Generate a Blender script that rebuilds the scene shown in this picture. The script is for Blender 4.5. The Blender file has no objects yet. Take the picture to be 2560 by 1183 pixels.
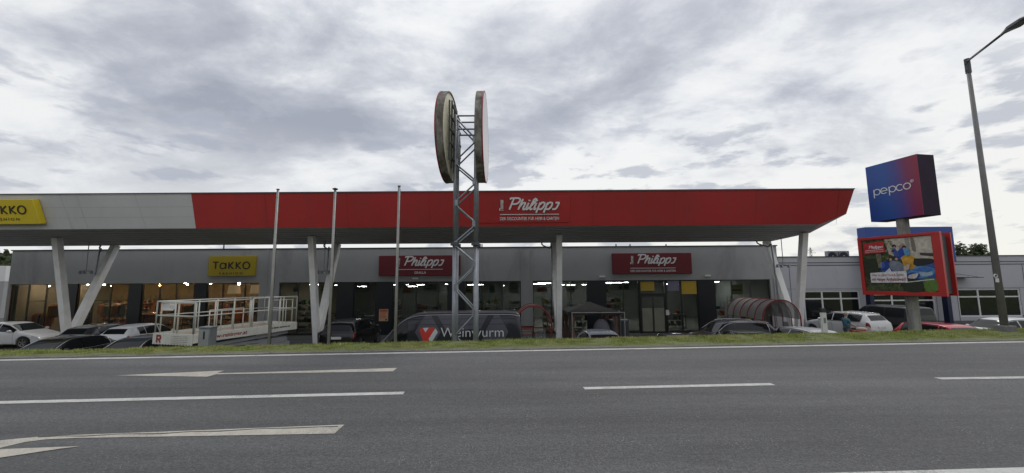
import bpy, bmesh, math, random
import numpy as np
from mathutils import Vector, Matrix, Euler
random.seed(7); rng = np.random.default_rng(7)
R = math.radians
scene = bpy.context.scene
C = scene.collection
# ------------------------------------------------------------------ camera
CAMZ = 1.6; FPX = 1000.0; PITCH = R(6.4); ROLL = -0.0065
cam_m = Matrix.Rotation(math.pi/2+PITCH, 3, 'X') @ Matrix.Rotation(ROLL, 3, 'Z')
cd = bpy.data.cameras.new('camera'); cam = bpy.data.objects.new('camera', cd); C.objects.link(cam)
cam.matrix_world = Matrix.Translation((0, 0, CAMZ)) @ cam_m.to_4x4()
cd.sensor_width = 36; cd.lens = FPX/2560*36; cd.clip_start = .05; cd.clip_end = 5000
scene.camera = cam
scene.render.resolution_x = 1024; scene.render.resolution_y = 473
def ray(px, py): return cam_m @ Vector(((px-1280)/FPX, -(py-591.5)/FPX, -1))
def P(px, py, Y):
    d = ray(px, py); t = Y/d.y
    return Vector((0, 0, CAMZ)) + d*t
def G(px, py, z=0.0):
    d = ray(px, py); t = (z-CAMZ)/d.z
    return Vector((0, 0, CAMZ)) + d*t
LOT = -2.1
# ------------------------------------------------------------------ world, sun, exposure
SUN_EL, SUN_AZ = R(52), R(25)     # sun behind the buildings, slightly right
w = bpy.data.worlds.new('World'); scene.world = w; w.use_nodes = True
nt = w.node_tree; N = nt.nodes; Lk = nt.links; N.clear()
def nd(tree, typ, **kw):
    n = tree.nodes.new(typ)
    for k, v in kw.items():
        if k in n.inputs: n.inputs[k].default_value = v
        else: setattr(n, k, v)
    return n
def math_(tree, op, a, b=None, c=None, clamp=False):
    n = tree.nodes.new('ShaderNodeMath'); n.operation = op; n.use_clamp = clamp
    for i, v in enumerate((a, b, c)):
        if v is None: continue
        if isinstance(v, (int, float)): n.inputs[i].default_value = v
        else: tree.links.new(v, n.inputs[i])
    return n.outputs[0]
def ramp(tree, fac, stops, interp='LINEAR'):
    n = tree.nodes.new('ShaderNodeValToRGB'); n.color_ramp.interpolation = interp
    el = n.color_ramp.elements
    while len(el) < len(stops): el.new(.5)
    for e, (p, c) in zip(el, stops):
        e.position = p; e.color = (c, c, c, 1) if isinstance(c, (int, float)) else (*c, 1)
    tree.links.new(fac, n.inputs[0]); return n.outputs[0]
def mixc(tree, fac, a, b, mode='MIX'):
    n = tree.nodes.new('ShaderNodeMix'); n.data_type = 'RGBA'; n.blend_type = mode
    for s, v in ((n.inputs[0], fac), (n.inputs[6], a), (n.inputs[7], b)):
        if isinstance(v, (int, float)): s.default_value = v
        elif isinstance(v, tuple): s.default_value = (*v, 1)
        else: tree.links.new(v, s)
    return n.outputs[2]
sky = nd(nt, 'ShaderNodeTexSky', sky_type='NISHITA', sun_disc=False, sun_elevation=SUN_EL, sun_rotation=SUN_AZ)
bg1 = nd(nt, 'ShaderNodeBackground', Strength=.10); Lk.new(sky.outputs[0], bg1.inputs[0])
tc = N.new('ShaderNodeTexCoord'); sx = N.new('ShaderNodeSeparateXYZ'); Lk.new(tc.outputs['Generated'], sx.inputs[0])
dx, dy, dz = sx.outputs
zc = math_(nt, 'MAXIMUM', dz, 0.0)
den = math_(nt, 'ADD', zc, 0.26)
cx = math_(nt, 'DIVIDE', dx, den); cy = math_(nt, 'DIVIDE', dy, den)
def noise2(sx_, sy_, scale, detail, rough, dist=0.0, off=0.0):
    cb = N.new('ShaderNodeCombineXYZ')
    Lk.new(math_(nt, 'MULTIPLY', cx, sx_), cb.inputs[0]); Lk.new(math_(nt, 'MULTIPLY', cy, sy_), cb.inputs[1]); cb.inputs[2].default_value = off
    n = nd(nt, 'ShaderNodeTexNoise', Scale=scale, Detail=detail, Roughness=rough, Distortion=dist); Lk.new(cb.outputs[0], n.inputs['Vector'])
    return n.outputs[0]
def noise3(scale, zs, detail, rough, off):   # lumps of cloud of even angular size
    cb = N.new('ShaderNodeCombineXYZ'); Lk.new(math_(nt, 'ADD', dx, off), cb.inputs[0]); Lk.new(dy, cb.inputs[1]); Lk.new(math_(nt, 'MULTIPLY', dz, zs), cb.inputs[2])
    n = nd(nt, 'ShaderNodeTexNoise', Scale=scale, Detail=detail, Roughness=rough, Distortion=.1); Lk.new(cb.outputs[0], n.inputs['Vector']); return n.outputs[0]
n1 = noise2(1, 1.15, .9, 9, .56, .3, 5.3)
n2 = noise2(1, 1.3, 3.0, 9, .62, .25, 8.1)
comb = math_(nt, 'ADD', math_(nt, 'MULTIPLY', n1, .66), math_(nt, 'MULTIPLY', n2, .34))
comb = math_(nt, 'ADD', math_(nt, 'MULTIPLY', math_(nt, 'SUBTRACT', comb, .5), 2.15), .5)
comb2 = math_(nt, 'SUBTRACT', comb, math_(nt, 'MULTIPLY', dx, .14))
comb2 = math_(nt, 'SUBTRACT', comb2, ramp(nt, zc, [(0.0, .17), (.16, .115), (.36, .03), (1, .0)]))
cloudcol = ramp(nt, comb2, [(.37, (.93, .935, .93)), (.46, (.84, .855, .875)), (.54, (.68, .70, .745)), (.64, (.52, .545, .605)), (.80, (.38, .405, .47))])
n3 = noise3(9.0, 3.0, 6, .55, 4.4); n4 = noise3(2.4, 1.6, 3, .5, 9.0)
scud = math_(nt, 'MULTIPLY', ramp(nt, n3, [(.52, 0.0), (.61, 1.0)]), ramp(nt, n4, [(.38, 0.), (.47, 1.)]))
scudz = ramp(nt, zc, [(.0, .3), (.06, .8), (.30, .8), (.42, .0)])
sc = math_(nt, 'MULTIPLY', scud, scudz)
hor = ramp(nt, zc, [(0.0, .95), (.12, .65), (.34, .0)])
warm = mixc(nt, ramp(nt, math_(nt, 'ADD', math_(nt, 'MULTIPLY', dx, .5), .5), [(.3, 0.), (.9, 1.)]), (.90, .905, .90), (.93, .915, .86))
cloudcol = mixc(nt, hor, cloudcol, warm)
cloudcol = mixc(nt, math_(nt, 'MULTIPLY', sc, .85), cloudcol, (.42, .45, .53))
# overhead the deck is brighter than near the horizon (overcast zenith)
zen = ramp(nt, zc, [(.45, 1.0), (.75, 1.15), (1.0, 1.2)])
cloudcol = mixc(nt, 1.0, cloudcol, zen, 'MULTIPLY')
bg2 = nd(nt, 'ShaderNodeBackground', Strength=1.0); Lk.new(cloudcol, bg2.inputs[0])
mx = N.new('ShaderNodeMixShader'); mx.inputs[0].default_value = .93
Lk.new(bg1.outputs[0], mx.inputs[1]); Lk.new(bg2.outputs[0], mx.inputs[2])
wo = N.new('ShaderNodeOutputWorld'); Lk.new(mx.outputs[0], wo.inputs[0])
sl = bpy.data.lights.new('sun', 'SUN'); sl.energy = .75; sl.angle = R(14); sl.color = (1, .96, .9)
so = bpy.data.objects.new('sun', sl); C.objects.link(so)
sd = Vector((math.sin(SUN_AZ)*math.cos(SUN_EL), math.cos(SUN_AZ)*math.cos(SUN_EL), math.sin(SUN_EL)))
so.rotation_euler = sd.to_track_quat('Z', 'Y').to_euler(); so.location = (0, 0, 60)
scene.view_settings.view_transform = 'Standard'; scene.view_settings.look = 'None'; scene.view_settings.exposure = 0.0; scene.view_settings.gamma = 1.0

# ------------------------------------------------------------------ materials
MATS = {}
def mat(name, col, rough=.6, metal=0.0, var=0.12, vscale=1.5, bump=0.0, bscale=40, emit=0.0, ecol=None, dirt=None, dscale=.5, dth=(.5, .7), spec=None, coat=0.0):
    if name in MATS: return MATS[name]
    m = bpy.data.materials.new(name); m.use_nodes = True; t = m.node_tree; b = t.nodes['Principled BSDF']
    b.inputs['Roughness'].default_value = rough; b.inputs['Metallic'].default_value = metal
    if spec is not None: b.inputs['Specular IOR Level'].default_value = spec
    if coat: b.inputs['Coat Weight'].default_value = coat; b.inputs['Coat Roughness'].default_value = .05
    tcn = t.nodes.new('ShaderNodeTexCoord')
    n = nd(t, 'ShaderNodeTexNoise', Scale=vscale, Detail=6.0, Roughness=.6); t.links.new(tcn.outputs['Object'], n.inputs['Vector'])
    f = ramp(t, n.outputs[0], [(.3, 1-var), (.7, 1+var)])
    c = mixc(t, 1.0, tuple(col), f, 'MULTIPLY')
    if dirt:
        n2_ = nd(t, 'ShaderNodeTexNoise', Scale=dscale, Detail=8.0, Roughness=.7, Distortion=.4)
        mp = t.nodes.new('ShaderNodeMapping'); mp.inputs['Scale'].default_value = (1, 1, .25); t.links.new(tcn.outputs['Object'], mp.inputs[0]); t.links.new(mp.outputs[0], n2_.inputs['Vector'])
        c = mixc(t, ramp(t, n2_.outputs[0], [(dth[0], 0.), (dth[1], 1.)]), c, tuple(dirt))
    t.links.new(c, b.inputs['Base Color'])
    if bump:
        nb = nd(t, 'ShaderNodeTexNoise', Scale=bscale, Detail=4.0); t.links.new(tcn.outputs['Object'], nb.inputs['Vector'])
        bp = nd(t, 'ShaderNodeBump', Strength=bump, Distance=.02); t.links.new(nb.outputs[0], bp.inputs['Height']); t.links.new(bp.outputs[0], b.inputs['Normal'])
    if emit:
        b.inputs['Emission Color'].default_value = (*(ecol or col), 1); b.inputs['Emission Strength'].default_value = emit
    MATS[name] = m; return m
def glass_mat(name, tint=(.02, .025, .025), transp=.45, rough=.02):
    if name in MATS: return MATS[name]
    m = bpy.data.materials.new(name); m.use_nodes = True; t = m.node_tree; t.nodes.clear()
    o = t.nodes.new('ShaderNodeOutputMaterial')
    b = nd(t, 'ShaderNodeBsdfPrincipled', Roughness=rough); b.inputs['Base Color'].default_value = (*tint, 1); b.inputs['Specular IOR Level'].default_value = .8
    tr = t.nodes.new('ShaderNodeBsdfTransparent'); tr.inputs[0].default_value = (.8, .82, .8, 1)
    tcn = t.nodes.new('ShaderNodeTexCoord'); nb = nd(t, 'ShaderNodeTexNoise', Scale=.6, Detail=2.0); t.links.new(tcn.outputs['Object'], nb.inputs['Vector'])
    bp = nd(t, 'ShaderNodeBump', Strength=.05, Distance=.05); t.links.new(nb.outputs[0], bp.inputs['Height']); t.links.new(bp.outputs[0], b.inputs['Normal'])
    mxx = t.nodes.new('ShaderNodeMixShader'); mxx.inputs[0].default_value = transp
    t.links.new(b.outputs[0], mxx.inputs[1]); t.links.new(tr.outputs[0], mxx.inputs[2]); t.links.new(mxx.outputs[0], o.inputs[0])
    MATS[name] = m; return m
def asphalt(name, base, light, speck=.0):
    m = bpy.data.materials.new(name); m.use_nodes = True; t = m.node_tree; b = t.nodes['Principled BSDF']
    tcn = t.nodes.new('ShaderNodeTexCoord'); O = tcn.outputs['Object']
    def nz(scale, det, rg, map_=None, dist=0):
        n = nd(t, 'ShaderNodeTexNoise', Scale=scale, Detail=det, Roughness=rg, Distortion=dist)
        if map_:
            mp = t.nodes.new('ShaderNodeMapping'); mp.inputs['Scale'].default_value = map_; mp.inputs['Rotation'].default_value = (0, 0, -.065); t.links.new(O, mp.inputs[0]); t.links.new(mp.outputs[0], n.inputs['Vector'])
        else: t.links.new(O, n.inputs['Vector'])
        return n.outputs[0]
    broad = nz(.5, 5, .6, (.3, 1.6, 1))
    c = mixc(t, ramp(t, broad, [(.35, 0.), (.65, 1.)]), tuple(base), tuple(light))
    tr = nz(.35, 4, .55, (.10, 2.6, 1)); c = mixc(t, 1.0, c, ramp(t, tr, [(.36, .72), (.5, 1.0), (.64, 1.24)]), 'MULTIPLY')
    st = nz(1.3, 7, .7, (.5, 1.5, 1), .6); c = mixc(t, 1.0, c, ramp(t, st, [(.30, .80), (.42, 1.0), (.60, 1.0), (.72, 1.12)]), 'MULTIPLY')
    fine = nz(55, 4, .75)
    c = mixc(t, 1.0, c, ramp(t, fine, [(.3, .42), (.5, 1.0), (.72, 1.75)]), 'MULTIPLY')
    mid = nz(9, 6, .7)
    c = mixc(t, 1.0, c, ramp(t, mid, [(.3, .84), (.7, 1.16)]), 'MULTIPLY')
    c = mixc(t, 1.0, c, ramp(t, nz(26, 3, .6), [(.3, .72), (.7, 1.30)]), 'MULTIPLY')
    vo = nd(t, 'ShaderNodeTexVoronoi', Scale=38.0); t.links.new(O, vo.inputs['Vector'])
    vs = nz(3, 3, .5)
    sp = math_(t, 'MULTIPLY', ramp(t, vo.outputs['Distance'], [(.10, 1.), (.17, 0.)]), ramp(t, vs, [(.45, 0.), (.7, speck)]))
    c = mixc(t, sp, c, (.55, .54, .50))
    t.links.new(c, b.inputs['Base Color']); b.inputs['Roughness'].default_value = .78
    bp = nd(t, 'ShaderNodeBump', Strength=.5, Distance=.006); t.links.new(fine, bp.inputs['Height']); t.links.new(bp.outputs[0], b.inputs['Normal'])
    return m
def paint_mat(name, col, wear=.45):
    m = bpy.data.materials.new(name); m.use_nodes = True; t = m.node_tree; b = t.nodes['Principled BSDF']
    tcn = t.nodes.new('ShaderNodeTexCoord'); O = tcn.outputs['Object']
    n = nd(t, 'ShaderNodeTexNoise', Scale=7.0, Detail=9.0, Roughness=.75); t.links.new(O, n.inputs['Vector'])
    n_ = nd(t, 'ShaderNodeTexNoise', Scale=60.0, Detail=4.0, Roughness=.7); t.links.new(O, n_.inputs['Vector'])
    nl = nd(t, 'ShaderNodeTexNoise', Scale=1.6, Detail=6.0, Roughness=.65); t.links.new(O, nl.inputs['Vector'])
    c = mixc(t, ramp(t, n.outputs[0], [(.3, 0.), (.7, 1.)]), tuple(col), tuple(x*.66 for x in col))
    thr = math_(t, 'ADD', n_.outputs[0], math_(t, 'MULTIPLY', math_(t, 'SUBTRACT', nl.outputs[0], .5), .7))
    c = mixc(t, math_(t, 'MULTIPLY', ramp(t, thr, [(.54, 0.), (.64, 1.)]), wear), c, (.10, .10, .10))
    t.links.new(c, b.inputs['Base Color']); b.inputs['Roughness'].default_value = .7
    return m
M_road = asphalt('asphalt_road', (.066, .0672, .0695), (.089, .0905, .093), 1.0)
M_lot = asphalt('asphalt_lot', (.05, .051, .054), (.07, .07, .072), .2)
M_white_paint = paint_mat('line_paint', (.60, .60, .58), .6); M_cream_paint = paint_mat('arrow_paint', (.54, .51, .44), .5)
M_crack = mat('crack_filler', (.05, .05, .05), .9)
M_wall = mat('render_grey_wall', (.33, .332, .337), .85, var=.06, vscale=.4, bump=.1, bscale=30, dirt=(.19, .19, .19), dscale=.35, dth=(.55, .8))
M_wall2 = mat('lilac_grey_panels', (.42, .42, .455), .6, var=.05, vscale=.5, dirt=(.28, .28, .3), dscale=.3, dth=(.55, .85))
M_plinth = mat('dark_plinth', (.12, .12, .125), .8)
M_dark = mat('dark_metal', (.02, .021, .024), .45, var=.1)
M_frame = mat('window_frame_dark', (.012, .012, .014), .4)
M_darkpanel = mat('black_panel', (.012, .014, .02), .3)
M_white = mat('white_coat', (.66, .66, .65), .5, var=.05)
M_col = mat('column_paint', (.84, .84, .84), .55, var=.08, vscale=2, dirt=(.62, .62, .60), dscale=1.2, dth=(.55, .8))
M_soffit = mat('soffit_sheet', (.50, .50, .51), .5, var=.06, vscale=.3)
M_fwhite = mat('fascia_white', (.52, .522, .53), .45, var=.05, vscale=.5, dirt=(.43, .43, .44), dscale=.4, dth=(.5, .8))
M_fred = mat('fascia_red', (.38, .025, .024), .42, var=.17, vscale=.16, dirt=(.29, .034, .036), dscale=.9, dth=(.5, .75))  # broad blotches put reflections into the red; the streaks are dirt
M_signred = mat('sign_red', (.27, .017, .024), .4, var=.04)
M_wred = mat('shaded_sign_red', (.15, .012, .02), .55, var=.04); M_wyel = mat('shaded_sign_yellow', (.40, .30, .012), .5, var=.04)  # sign colours darkened to put the shade on the wall into them
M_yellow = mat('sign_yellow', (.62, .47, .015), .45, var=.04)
M_black = mat('sign_black', (.02, .018, .016), .5)
M_letter = mat('letter_white', (.72, .72, .72), .5, var=.02)
M_galv = mat('galvanised', (.27, .29, .32), .42, .6, var=.15, vscale=6, dirt=(.18, .19, .2), dscale=3)
M_galvdark = mat('old_steel', (.08, .085, .09), .6, .3, var=.2, vscale=6)
M_pole = mat('pole_aluminium', (.34, .335, .32), .5, .3, var=.12, vscale=3, dirt=(.2, .19, .17), dscale=2)
M_conc = mat('weathered_concrete', (.30, .30, .28), .9, var=.2, vscale=3, bump=.5, bscale=25, dirt=(.10, .095, .085), dscale=2.0, dth=(.45, .65))
M_conc2 = mat('post_concrete', (.20, .20, .195), .85, var=.15, vscale=4, bump=.3, bscale=40, dirt=(.12, .115, .11), dscale=1.2)
M_rim = mat('mossy_rim', (.25, .235, .205), .85, var=.4, vscale=4, dirt=(.07, .055, .04), dscale=2.2, dth=(.42, .62))
M_cream = mat('aged_cream', (.75, .72, .58), .7, var=.1, vscale=3, dirt=(.25, .21, .14), dscale=2.5, dth=(.58, .72))
M_blue = mat('pepco_blue', (.012, .055, .27), .4, var=.05)
M_rubber = mat('rubber', (.02, .02, .02), .8)
M_rimm = mat('alloy', (.35, .35, .36), .35, .8)
M_cglass = mat('car_glass', (.010, .012, .013), .04, var=.02, spec=.28)
M_trim = mat('black_trim', (.018, .018, .018), .5)
M_chrome = mat('chrome', (.65, .65, .66), .2, .9)
M_tail = mat('tail_red', (.22, .008, .01), .15, var=.05, coat=.5)
M_head = mat('headlamp', (.5, .52, .55), .1, .4)
M_plate = mat('number_plate', (.65, .65, .65), .5)
M_tube = mat('fluorescent', (1, 1, 1), .5, emit=85, ecol=(.95, 1, .95))
M_warm = mat('warm_spot', (1, .8, .5), .5, emit=300, ecol=(1, .68, .36))
M_floor_in = mat('shop_floor', (.16, .155, .14), .5)
M_in_wall = mat('shop_inner_wall', (.13, .13, .125), .8)
M_in_warm = mat('shop_inner_warm', (.40, .32, .22), .8)
M_redtube = mat('red_tube', (.22, .012, .015), .4, var=.08)
M_fabric = mat('charcoal_fabric', (.02, .019, .019), .9, var=.15, vscale=5)
M_curtain = mat('brown_curtain', (.16, .105, .09), .95, var=.2, vscale=8)
G_A = glass_mat('shop_glass_warm', (.02, .022, .02), .72); G_B = glass_mat('shop_glass', (.016, .02, .02), .80)
G_dark = glass_mat('dark_glass', (.014, .016, .018), .15)

# ------------------------------------------------------------------ mesh helpers
class MB:
    def __init__(s): s.v = []; s.f = []; s.m = []
    def add(s, vs, fs, mi=0):
        o = len(s.v); s.v += [tuple(v) for v in vs]; s.f += [tuple(i+o for i in f) for f in fs]; s.m += [mi]*len(fs); return s
    def box(s, a, b, mi=0):
        x0, y0, z0 = (min(a[i], b[i]) for i in range(3)); x1, y1, z1 = (max(a[i], b[i]) for i in range(3))
        return s.add([(x0,y0,z0),(x1,y0,z0),(x1,y1,z0),(x0,y1,z0),(x0,y0,z1),(x1,y0,z1),(x1,y1,z1),(x0,y1,z1)],
                     [(0,3,2,1),(4,5,6,7),(0,1,5,4),(1,2,6,5),(2,3,7,6),(3,0,4,7)], mi)
    def beam(s, p0, p1, wx, wy, side=(1, 0, 0), mi=0, w1=None):
        p0 = Vector(p0); p1 = Vector(p1); d = (p1-p0).normalized(); a = Vector(side); a = (a-d*a.dot(d)).normalized(); b = d.cross(a)
        w1 = w1 or (wx, wy); vs = []
        for p, (ww, hh) in ((p0, (wx, wy)), (p1, w1)):
            for i, j in ((-1,-1),(1,-1),(1,1),(-1,1)): vs.append(p+a*ww/2*i+b*hh/2*j)
        return s.add(vs, [(0,3,2,1),(4,5,6,7),(0,1,5,4),(1,2,6,5),(2,3,7,6),(3,0,4,7)], mi)
    def tube(s, p0, p1, r, r1=None, n=8, mi=0):
        p0 = Vector(p0); p1 = Vector(p1); r1 = r if r1 is None else r1
        d = (p1-p0).normalized(); a = d.orthogonal().normalized(); b = d.cross(a); vs = []
        for p, q in ((p0, r), (p1, r1)):
            for k in range(n):
                t = 2*math.pi*k/n; vs.append(p+a*q*math.cos(t)+b*q*math.sin(t))
        return s.add(vs, [(k, (k+1)%n, n+(k+1)%n, n+k) for k in range(n)]+[tuple(range(n))[::-1], tuple(range(n, 2*n))], mi)
    def path(s, pts, r, n=8, mi=0, closed=False):
        pts = [Vector(p) for p in pts]; vs = []; m = len(pts); prev = None
        for i, p in enumerate(pts):
            a0 = pts[i-1] if (i > 0 or closed) else p; a1 = pts[(i+1) % m] if (i < m-1 or closed) else p
            d = (a1-a0).normalized()
            if prev is None: a = d.orthogonal().normalized()
            else: a = (prev-d*prev.dot(d)).normalized()
            prev = a; b = d.cross(a)
            for k in range(n):
                t = 2*math.pi*k/n; vs.append(p+a*r*math.cos(t)+b*r*math.sin(t))
        fs = []
        for i in range(m if closed else m-1):
            j = (i+1) % m
            fs += [(i*n+k, i*n+(k+1)%n, j*n+(k+1)%n, j*n+k) for k in range(n)]
        if not closed: fs += [tuple(range(n))[::-1], tuple(range((m-1)*n, m*n))]
        return s.add(vs, fs, mi)
    def lathe(s, prof, c=(0,0,0), n=20, axis='z', mi=0):
        vs = []; m = len(prof)
        for k in range(n):
            t = 2*math.pi*k/n
            for r, h in prof:
                p = (r*math.cos(t), r*math.sin(t), h)
                if axis == 'y': p = (p[0], p[2], p[1])
                if axis == 'x': p = (p[2], p[0], p[1])
                vs.append((p[0]+c[0], p[1]+c[1], p[2]+c[2]))
        return s.add(vs, [(k*m+i, ((k+1)%n)*m+i, ((k+1)%n)*m+i+1, k*m+i+1) for k in range(n) for i in range(m-1)], mi)
    def ball(s, c, r, mi=0, n=8):
        rx, ry, rz = (r, r, r) if isinstance(r, (int, float)) else r
        vs = [(c[0], c[1], c[2]-rz)]; 
        for i in range(1, n):
            ph = math.pi*i/n-math.pi/2
            for k in range(n*2//2*2):
                t = 2*math.pi*k/(n*2); vs.append((c[0]+rx*math.cos(ph)*math.cos(t), c[1]+ry*math.cos(ph)*math.sin(t), c[2]+rz*math.sin(ph)))
        m = n*2; vs.append((c[0], c[1], c[2]+rz)); fs = [(0, 1+(k+1)%m, 1+k) for k in range(m)]
        for i in range(n-2):
            for k in range(m): fs.append((1+i*m+k, 1+i*m+(k+1)%m, 1+(i+1)*m+(k+1)%m, 1+(i+1)*m+k))
        L = len(vs)-1; fs += [(L, 1+(n-2)*m+k, 1+(n-2)*m+(k+1)%m) for k in range(m)]
        return s.add(vs, fs, mi)
    def poly(s, pts, mi=0): return s.add(pts, [tuple(range(len(pts)))], mi)
    def prism(s, pts, off, mi=0):
        pts = [Vector(p) for p in pts]; off = Vector(off); n = len(pts)
        return s.add(pts+[p+off for p in pts], [tuple(range(n))[::-1], tuple(range(n, 2*n))]+[(i, (i+1)%n, n+(i+1)%n, n+i) for i in range(n)], mi)
    def spin(s, a, px_, py_):
        c, n_ = math.cos(a), math.sin(a); s.v = [(px_+(x-px_)*c-(y-py_)*n_, py_+(x-px_)*n_+(y-py_)*c, z) for x, y, z in s.v]; return s
    def build(s, name, mats, parent=None, smooth=False, bevel=0, origin=None, norm=True):
        me = bpy.data.meshes.new(name); v = s.v
        if origin is None and parent is not None and parent.get('_world'): origin = parent.get('_world')
        if origin is not None: v = [(a-origin[0], b-origin[1], c-origin[2]) for a, b, c in v]
        me.from_pydata(v, [], s.f); 
        for m in (mats if isinstance(mats, (list, tuple)) else [mats]): me.materials.append(m)
        me.polygons.foreach_set('material_index', s.m)
        if norm:
            bm = bmesh.new(); bm.from_mesh(me); bmesh.ops.recalc_face_normals(bm, faces=bm.faces); bm.to_mesh(me); bm.free()
        if smooth: me.polygons.foreach_set('use_smooth', [True]*len(me.polygons))
        me.update()
        o = bpy.data.objects.new(name, me); C.objects.link(o)
        if parent is not None:
            o.parent = parent
            if parent.get('_world'): o['_world'] = list(parent['_world'])
        elif origin is not None: o.location = origin
        if bevel:
            b = o.modifiers.new('bevel', 'BEVEL'); b.width = bevel; b.segments = 2; b.limit_method = 'ANGLE'
        return o
def thing(name, label, cat, loc=(0, 0, 0), rz=0, group=None, world=False):
    o = bpy.data.objects.new(name, None); C.objects.link(o); o.location = loc; o.rotation_euler = (0, 0, rz); o.empty_display_size = .2
    o['label'] = label; o['category'] = cat
    if group: o['group'] = group
    if world: o['_world'] = list(loc)
    return o
def tag(o, label, cat, group=None):
    o['label'] = label; o['category'] = cat
    if group: o['group'] = group
    return o
def struct(o): o['kind'] = 'structure'; return o
def dup(root, loc, rz=None, label=None, group=None):
    def cp(o, par):
        c = o.copy(); C.objects.link(c); c.parent = par
        for ch in [k for k in bpy.data.objects if k.parent == o]: cp(ch, c)
        return c
    r = cp(root, None); r.location = loc
    if rz is not None: r.rotation_euler = (0, 0, rz)
    if label: r['label'] = label
    if group: r['group'] = group
    return r
class Plane:   # a sign's own 2D frame
    def __init__(s, O, U, Nrm, V=(0, 0, 1)): s.O = Vector(O); s.U = Vector(U).normalized(); s.V = Vector(V).normalized(); s.N = Vector(Nrm).normalized()
    def __call__(s, a, b, c=0.0): return s.O+s.U*a+s.V*b+s.N*c
def stroke(mb, pl, pts, wd, x0, y0, sc, shear=0.0, depth=.012, lift=0.0, mi=0, closed=False):
    q = [Vector((x0+(p[0]+shear*p[1])*sc, y0+p[1]*sc)) for p in pts]; n = len(q); L = []; Rr = []
    for i in range(n):
        a = q[i-1] if (i > 0 or closed) else None; b = q[(i+1) % n] if (i < n-1 or closed) else None
        d1 = (q[i]-a).normalized() if a is not None else None; d2 = (b-q[i]).normalized() if b is not None else None
        if d1 is None: d1 = d2
        if d2 is None: d2 = d1
        t = d1+d2; t = t.normalized() if t.length > 1e-4 else d1
        nn = Vector((-t.y, t.x)); k = min(1.6, 1/max(.5, nn.dot(Vector((-d1.y, d1.x)))))
        L.append(q[i]+nn*wd/2*k); Rr.append(q[i]-nn*wd/2*k)
    vs = []
    for l, r in zip(L, Rr):
        vs += [pl(l.x, l.y, depth+lift), pl(r.x, r.y, depth+lift), pl(l.x, l.y, lift*.5), pl(r.x, r.y, lift*.5)]
    fs = []
    for i in range(n if closed else n-1):
        a = 4*i; b = 4*((i+1) % n)
        fs += [(a, b, b+1, a+1), (a+2, b+2, b, a), (a+1, b+1, b+3, a+3)]
    if not closed: fs += [(0, 1, 3, 2), (4*n-4, 4*n-2, 4*n-1, 4*n-3)]
    mb.add(vs, fs, mi)
def smoothpts(pts, k=4):
    out = []; n = len(pts)
    for i in range(n-1):
        p0 = pts[max(0, i-1)]; p1 = pts[i]; p2 = pts[i+1]; p3 = pts[min(n-1, i+2)]
        for j in range(k):
            t = j/k
            out.append(tuple(.5*((2*p1[c])+(-p0[c]+p2[c])*t+(2*p0[c]-5*p1[c]+4*p2[c]-p3[c])*t*t+(-p0[c]+3*p1[c]-3*p2[c]+p3[c])*t**3) for c in range(len(p1))))
    out.append(tuple(pts[-1])); return out
def arc(cx_, cy_, r, a0, a1, n=14, ry=None):
    return [(cx_+r*math.cos(R(a0+(a1-a0)*i/n)), cy_+(ry or r)*math.sin(R(a0+(a1-a0)*i/n))) for i in range(n+1)]
def text(mb, pl, s, x, y, h, align='LEFT', off=0.0, spacing=1.0, depth=.01, width=None, shear=0, mi=0):
    cu = bpy.data.curves.new('t', 'FONT'); cu.body = s; cu.size = 1; cu.align_x = align; cu.offset = off; cu.space_character = spacing; cu.extrude = 0; cu.shear = shear; cu.resolution_u = 3
    o = bpy.data.objects.new('t', cu); C.objects.link(o); bpy.context.view_layer.update()
    me = bpy.data.meshes.new_from_object(o.evaluated_get(bpy.context.evaluated_depsgraph_get()))
    xs = [v.co.x for v in me.vertices]; sx_ = sy_ = h/.70
    if width: sx_ = width/max(1e-6, (max(xs)-min(xs))); x = x-(min(xs)*sx_ if align == 'LEFT' else 0)
    vs = [pl(x+v.co.x*sx_, y+v.co.y*sy_, depth) for v in me.vertices]
    mb.add(vs, [tuple(p.vertices) for p in me.polygons], mi)
    bpy.data.objects.remove(o); bpy.data.curves.remove(cu); bpy.data.meshes.remove(me)
PH = [[(-.2,1.45),(-.1,1.62),(.25,1.62)], [(.22,0),(.22,1.55)], smoothpts([(.25,1.62),(.75,1.6),(1.02,1.35),(.9,.95),(.6,.78),(.3,.8)]),
      [(1.28,1.5),(1.22,0)], smoothpts([(1.28,.5),(1.5,.95),(1.72,.92),(1.72,.5),(1.72,.15),(1.85,.0),(2.0,.15)]),
      smoothpts([(2.1,.95),(2.07,.3),(2.15,.02),(2.35,.2)]), [(2.07,1.2),(2.07,1.38)],
      smoothpts([(2.3,.2),(2.65,.8),(2.84,1.3),(2.74,1.56)]), smoothpts([(2.72,1.56),(2.55,1.3),(2.48,.3),(2.6,.02),(2.8,.15)]),
      smoothpts([(2.98,.95),(2.95,.3),(3.03,.02),(3.2,.2)]), [(2.95,1.2),(2.95,1.38)],
      [(3.4,.98),(3.4,-.45)], smoothpts([(3.4,.6),(3.6,.97),(3.92,.9),(3.98,.45),(3.8,.05),(3.5,.08)]),
      [(4.25,.98),(4.25,-.45)], smoothpts([(4.25,.6),(4.45,.97),(4.77,.9),(4.83,.45),(4.65,.05),(4.35,.08)]),
      [(5.12,.95),(5.5,.95),(5.55,.80),(5.5,.25),(5.4,.06),(5.08,.02)]]
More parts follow.
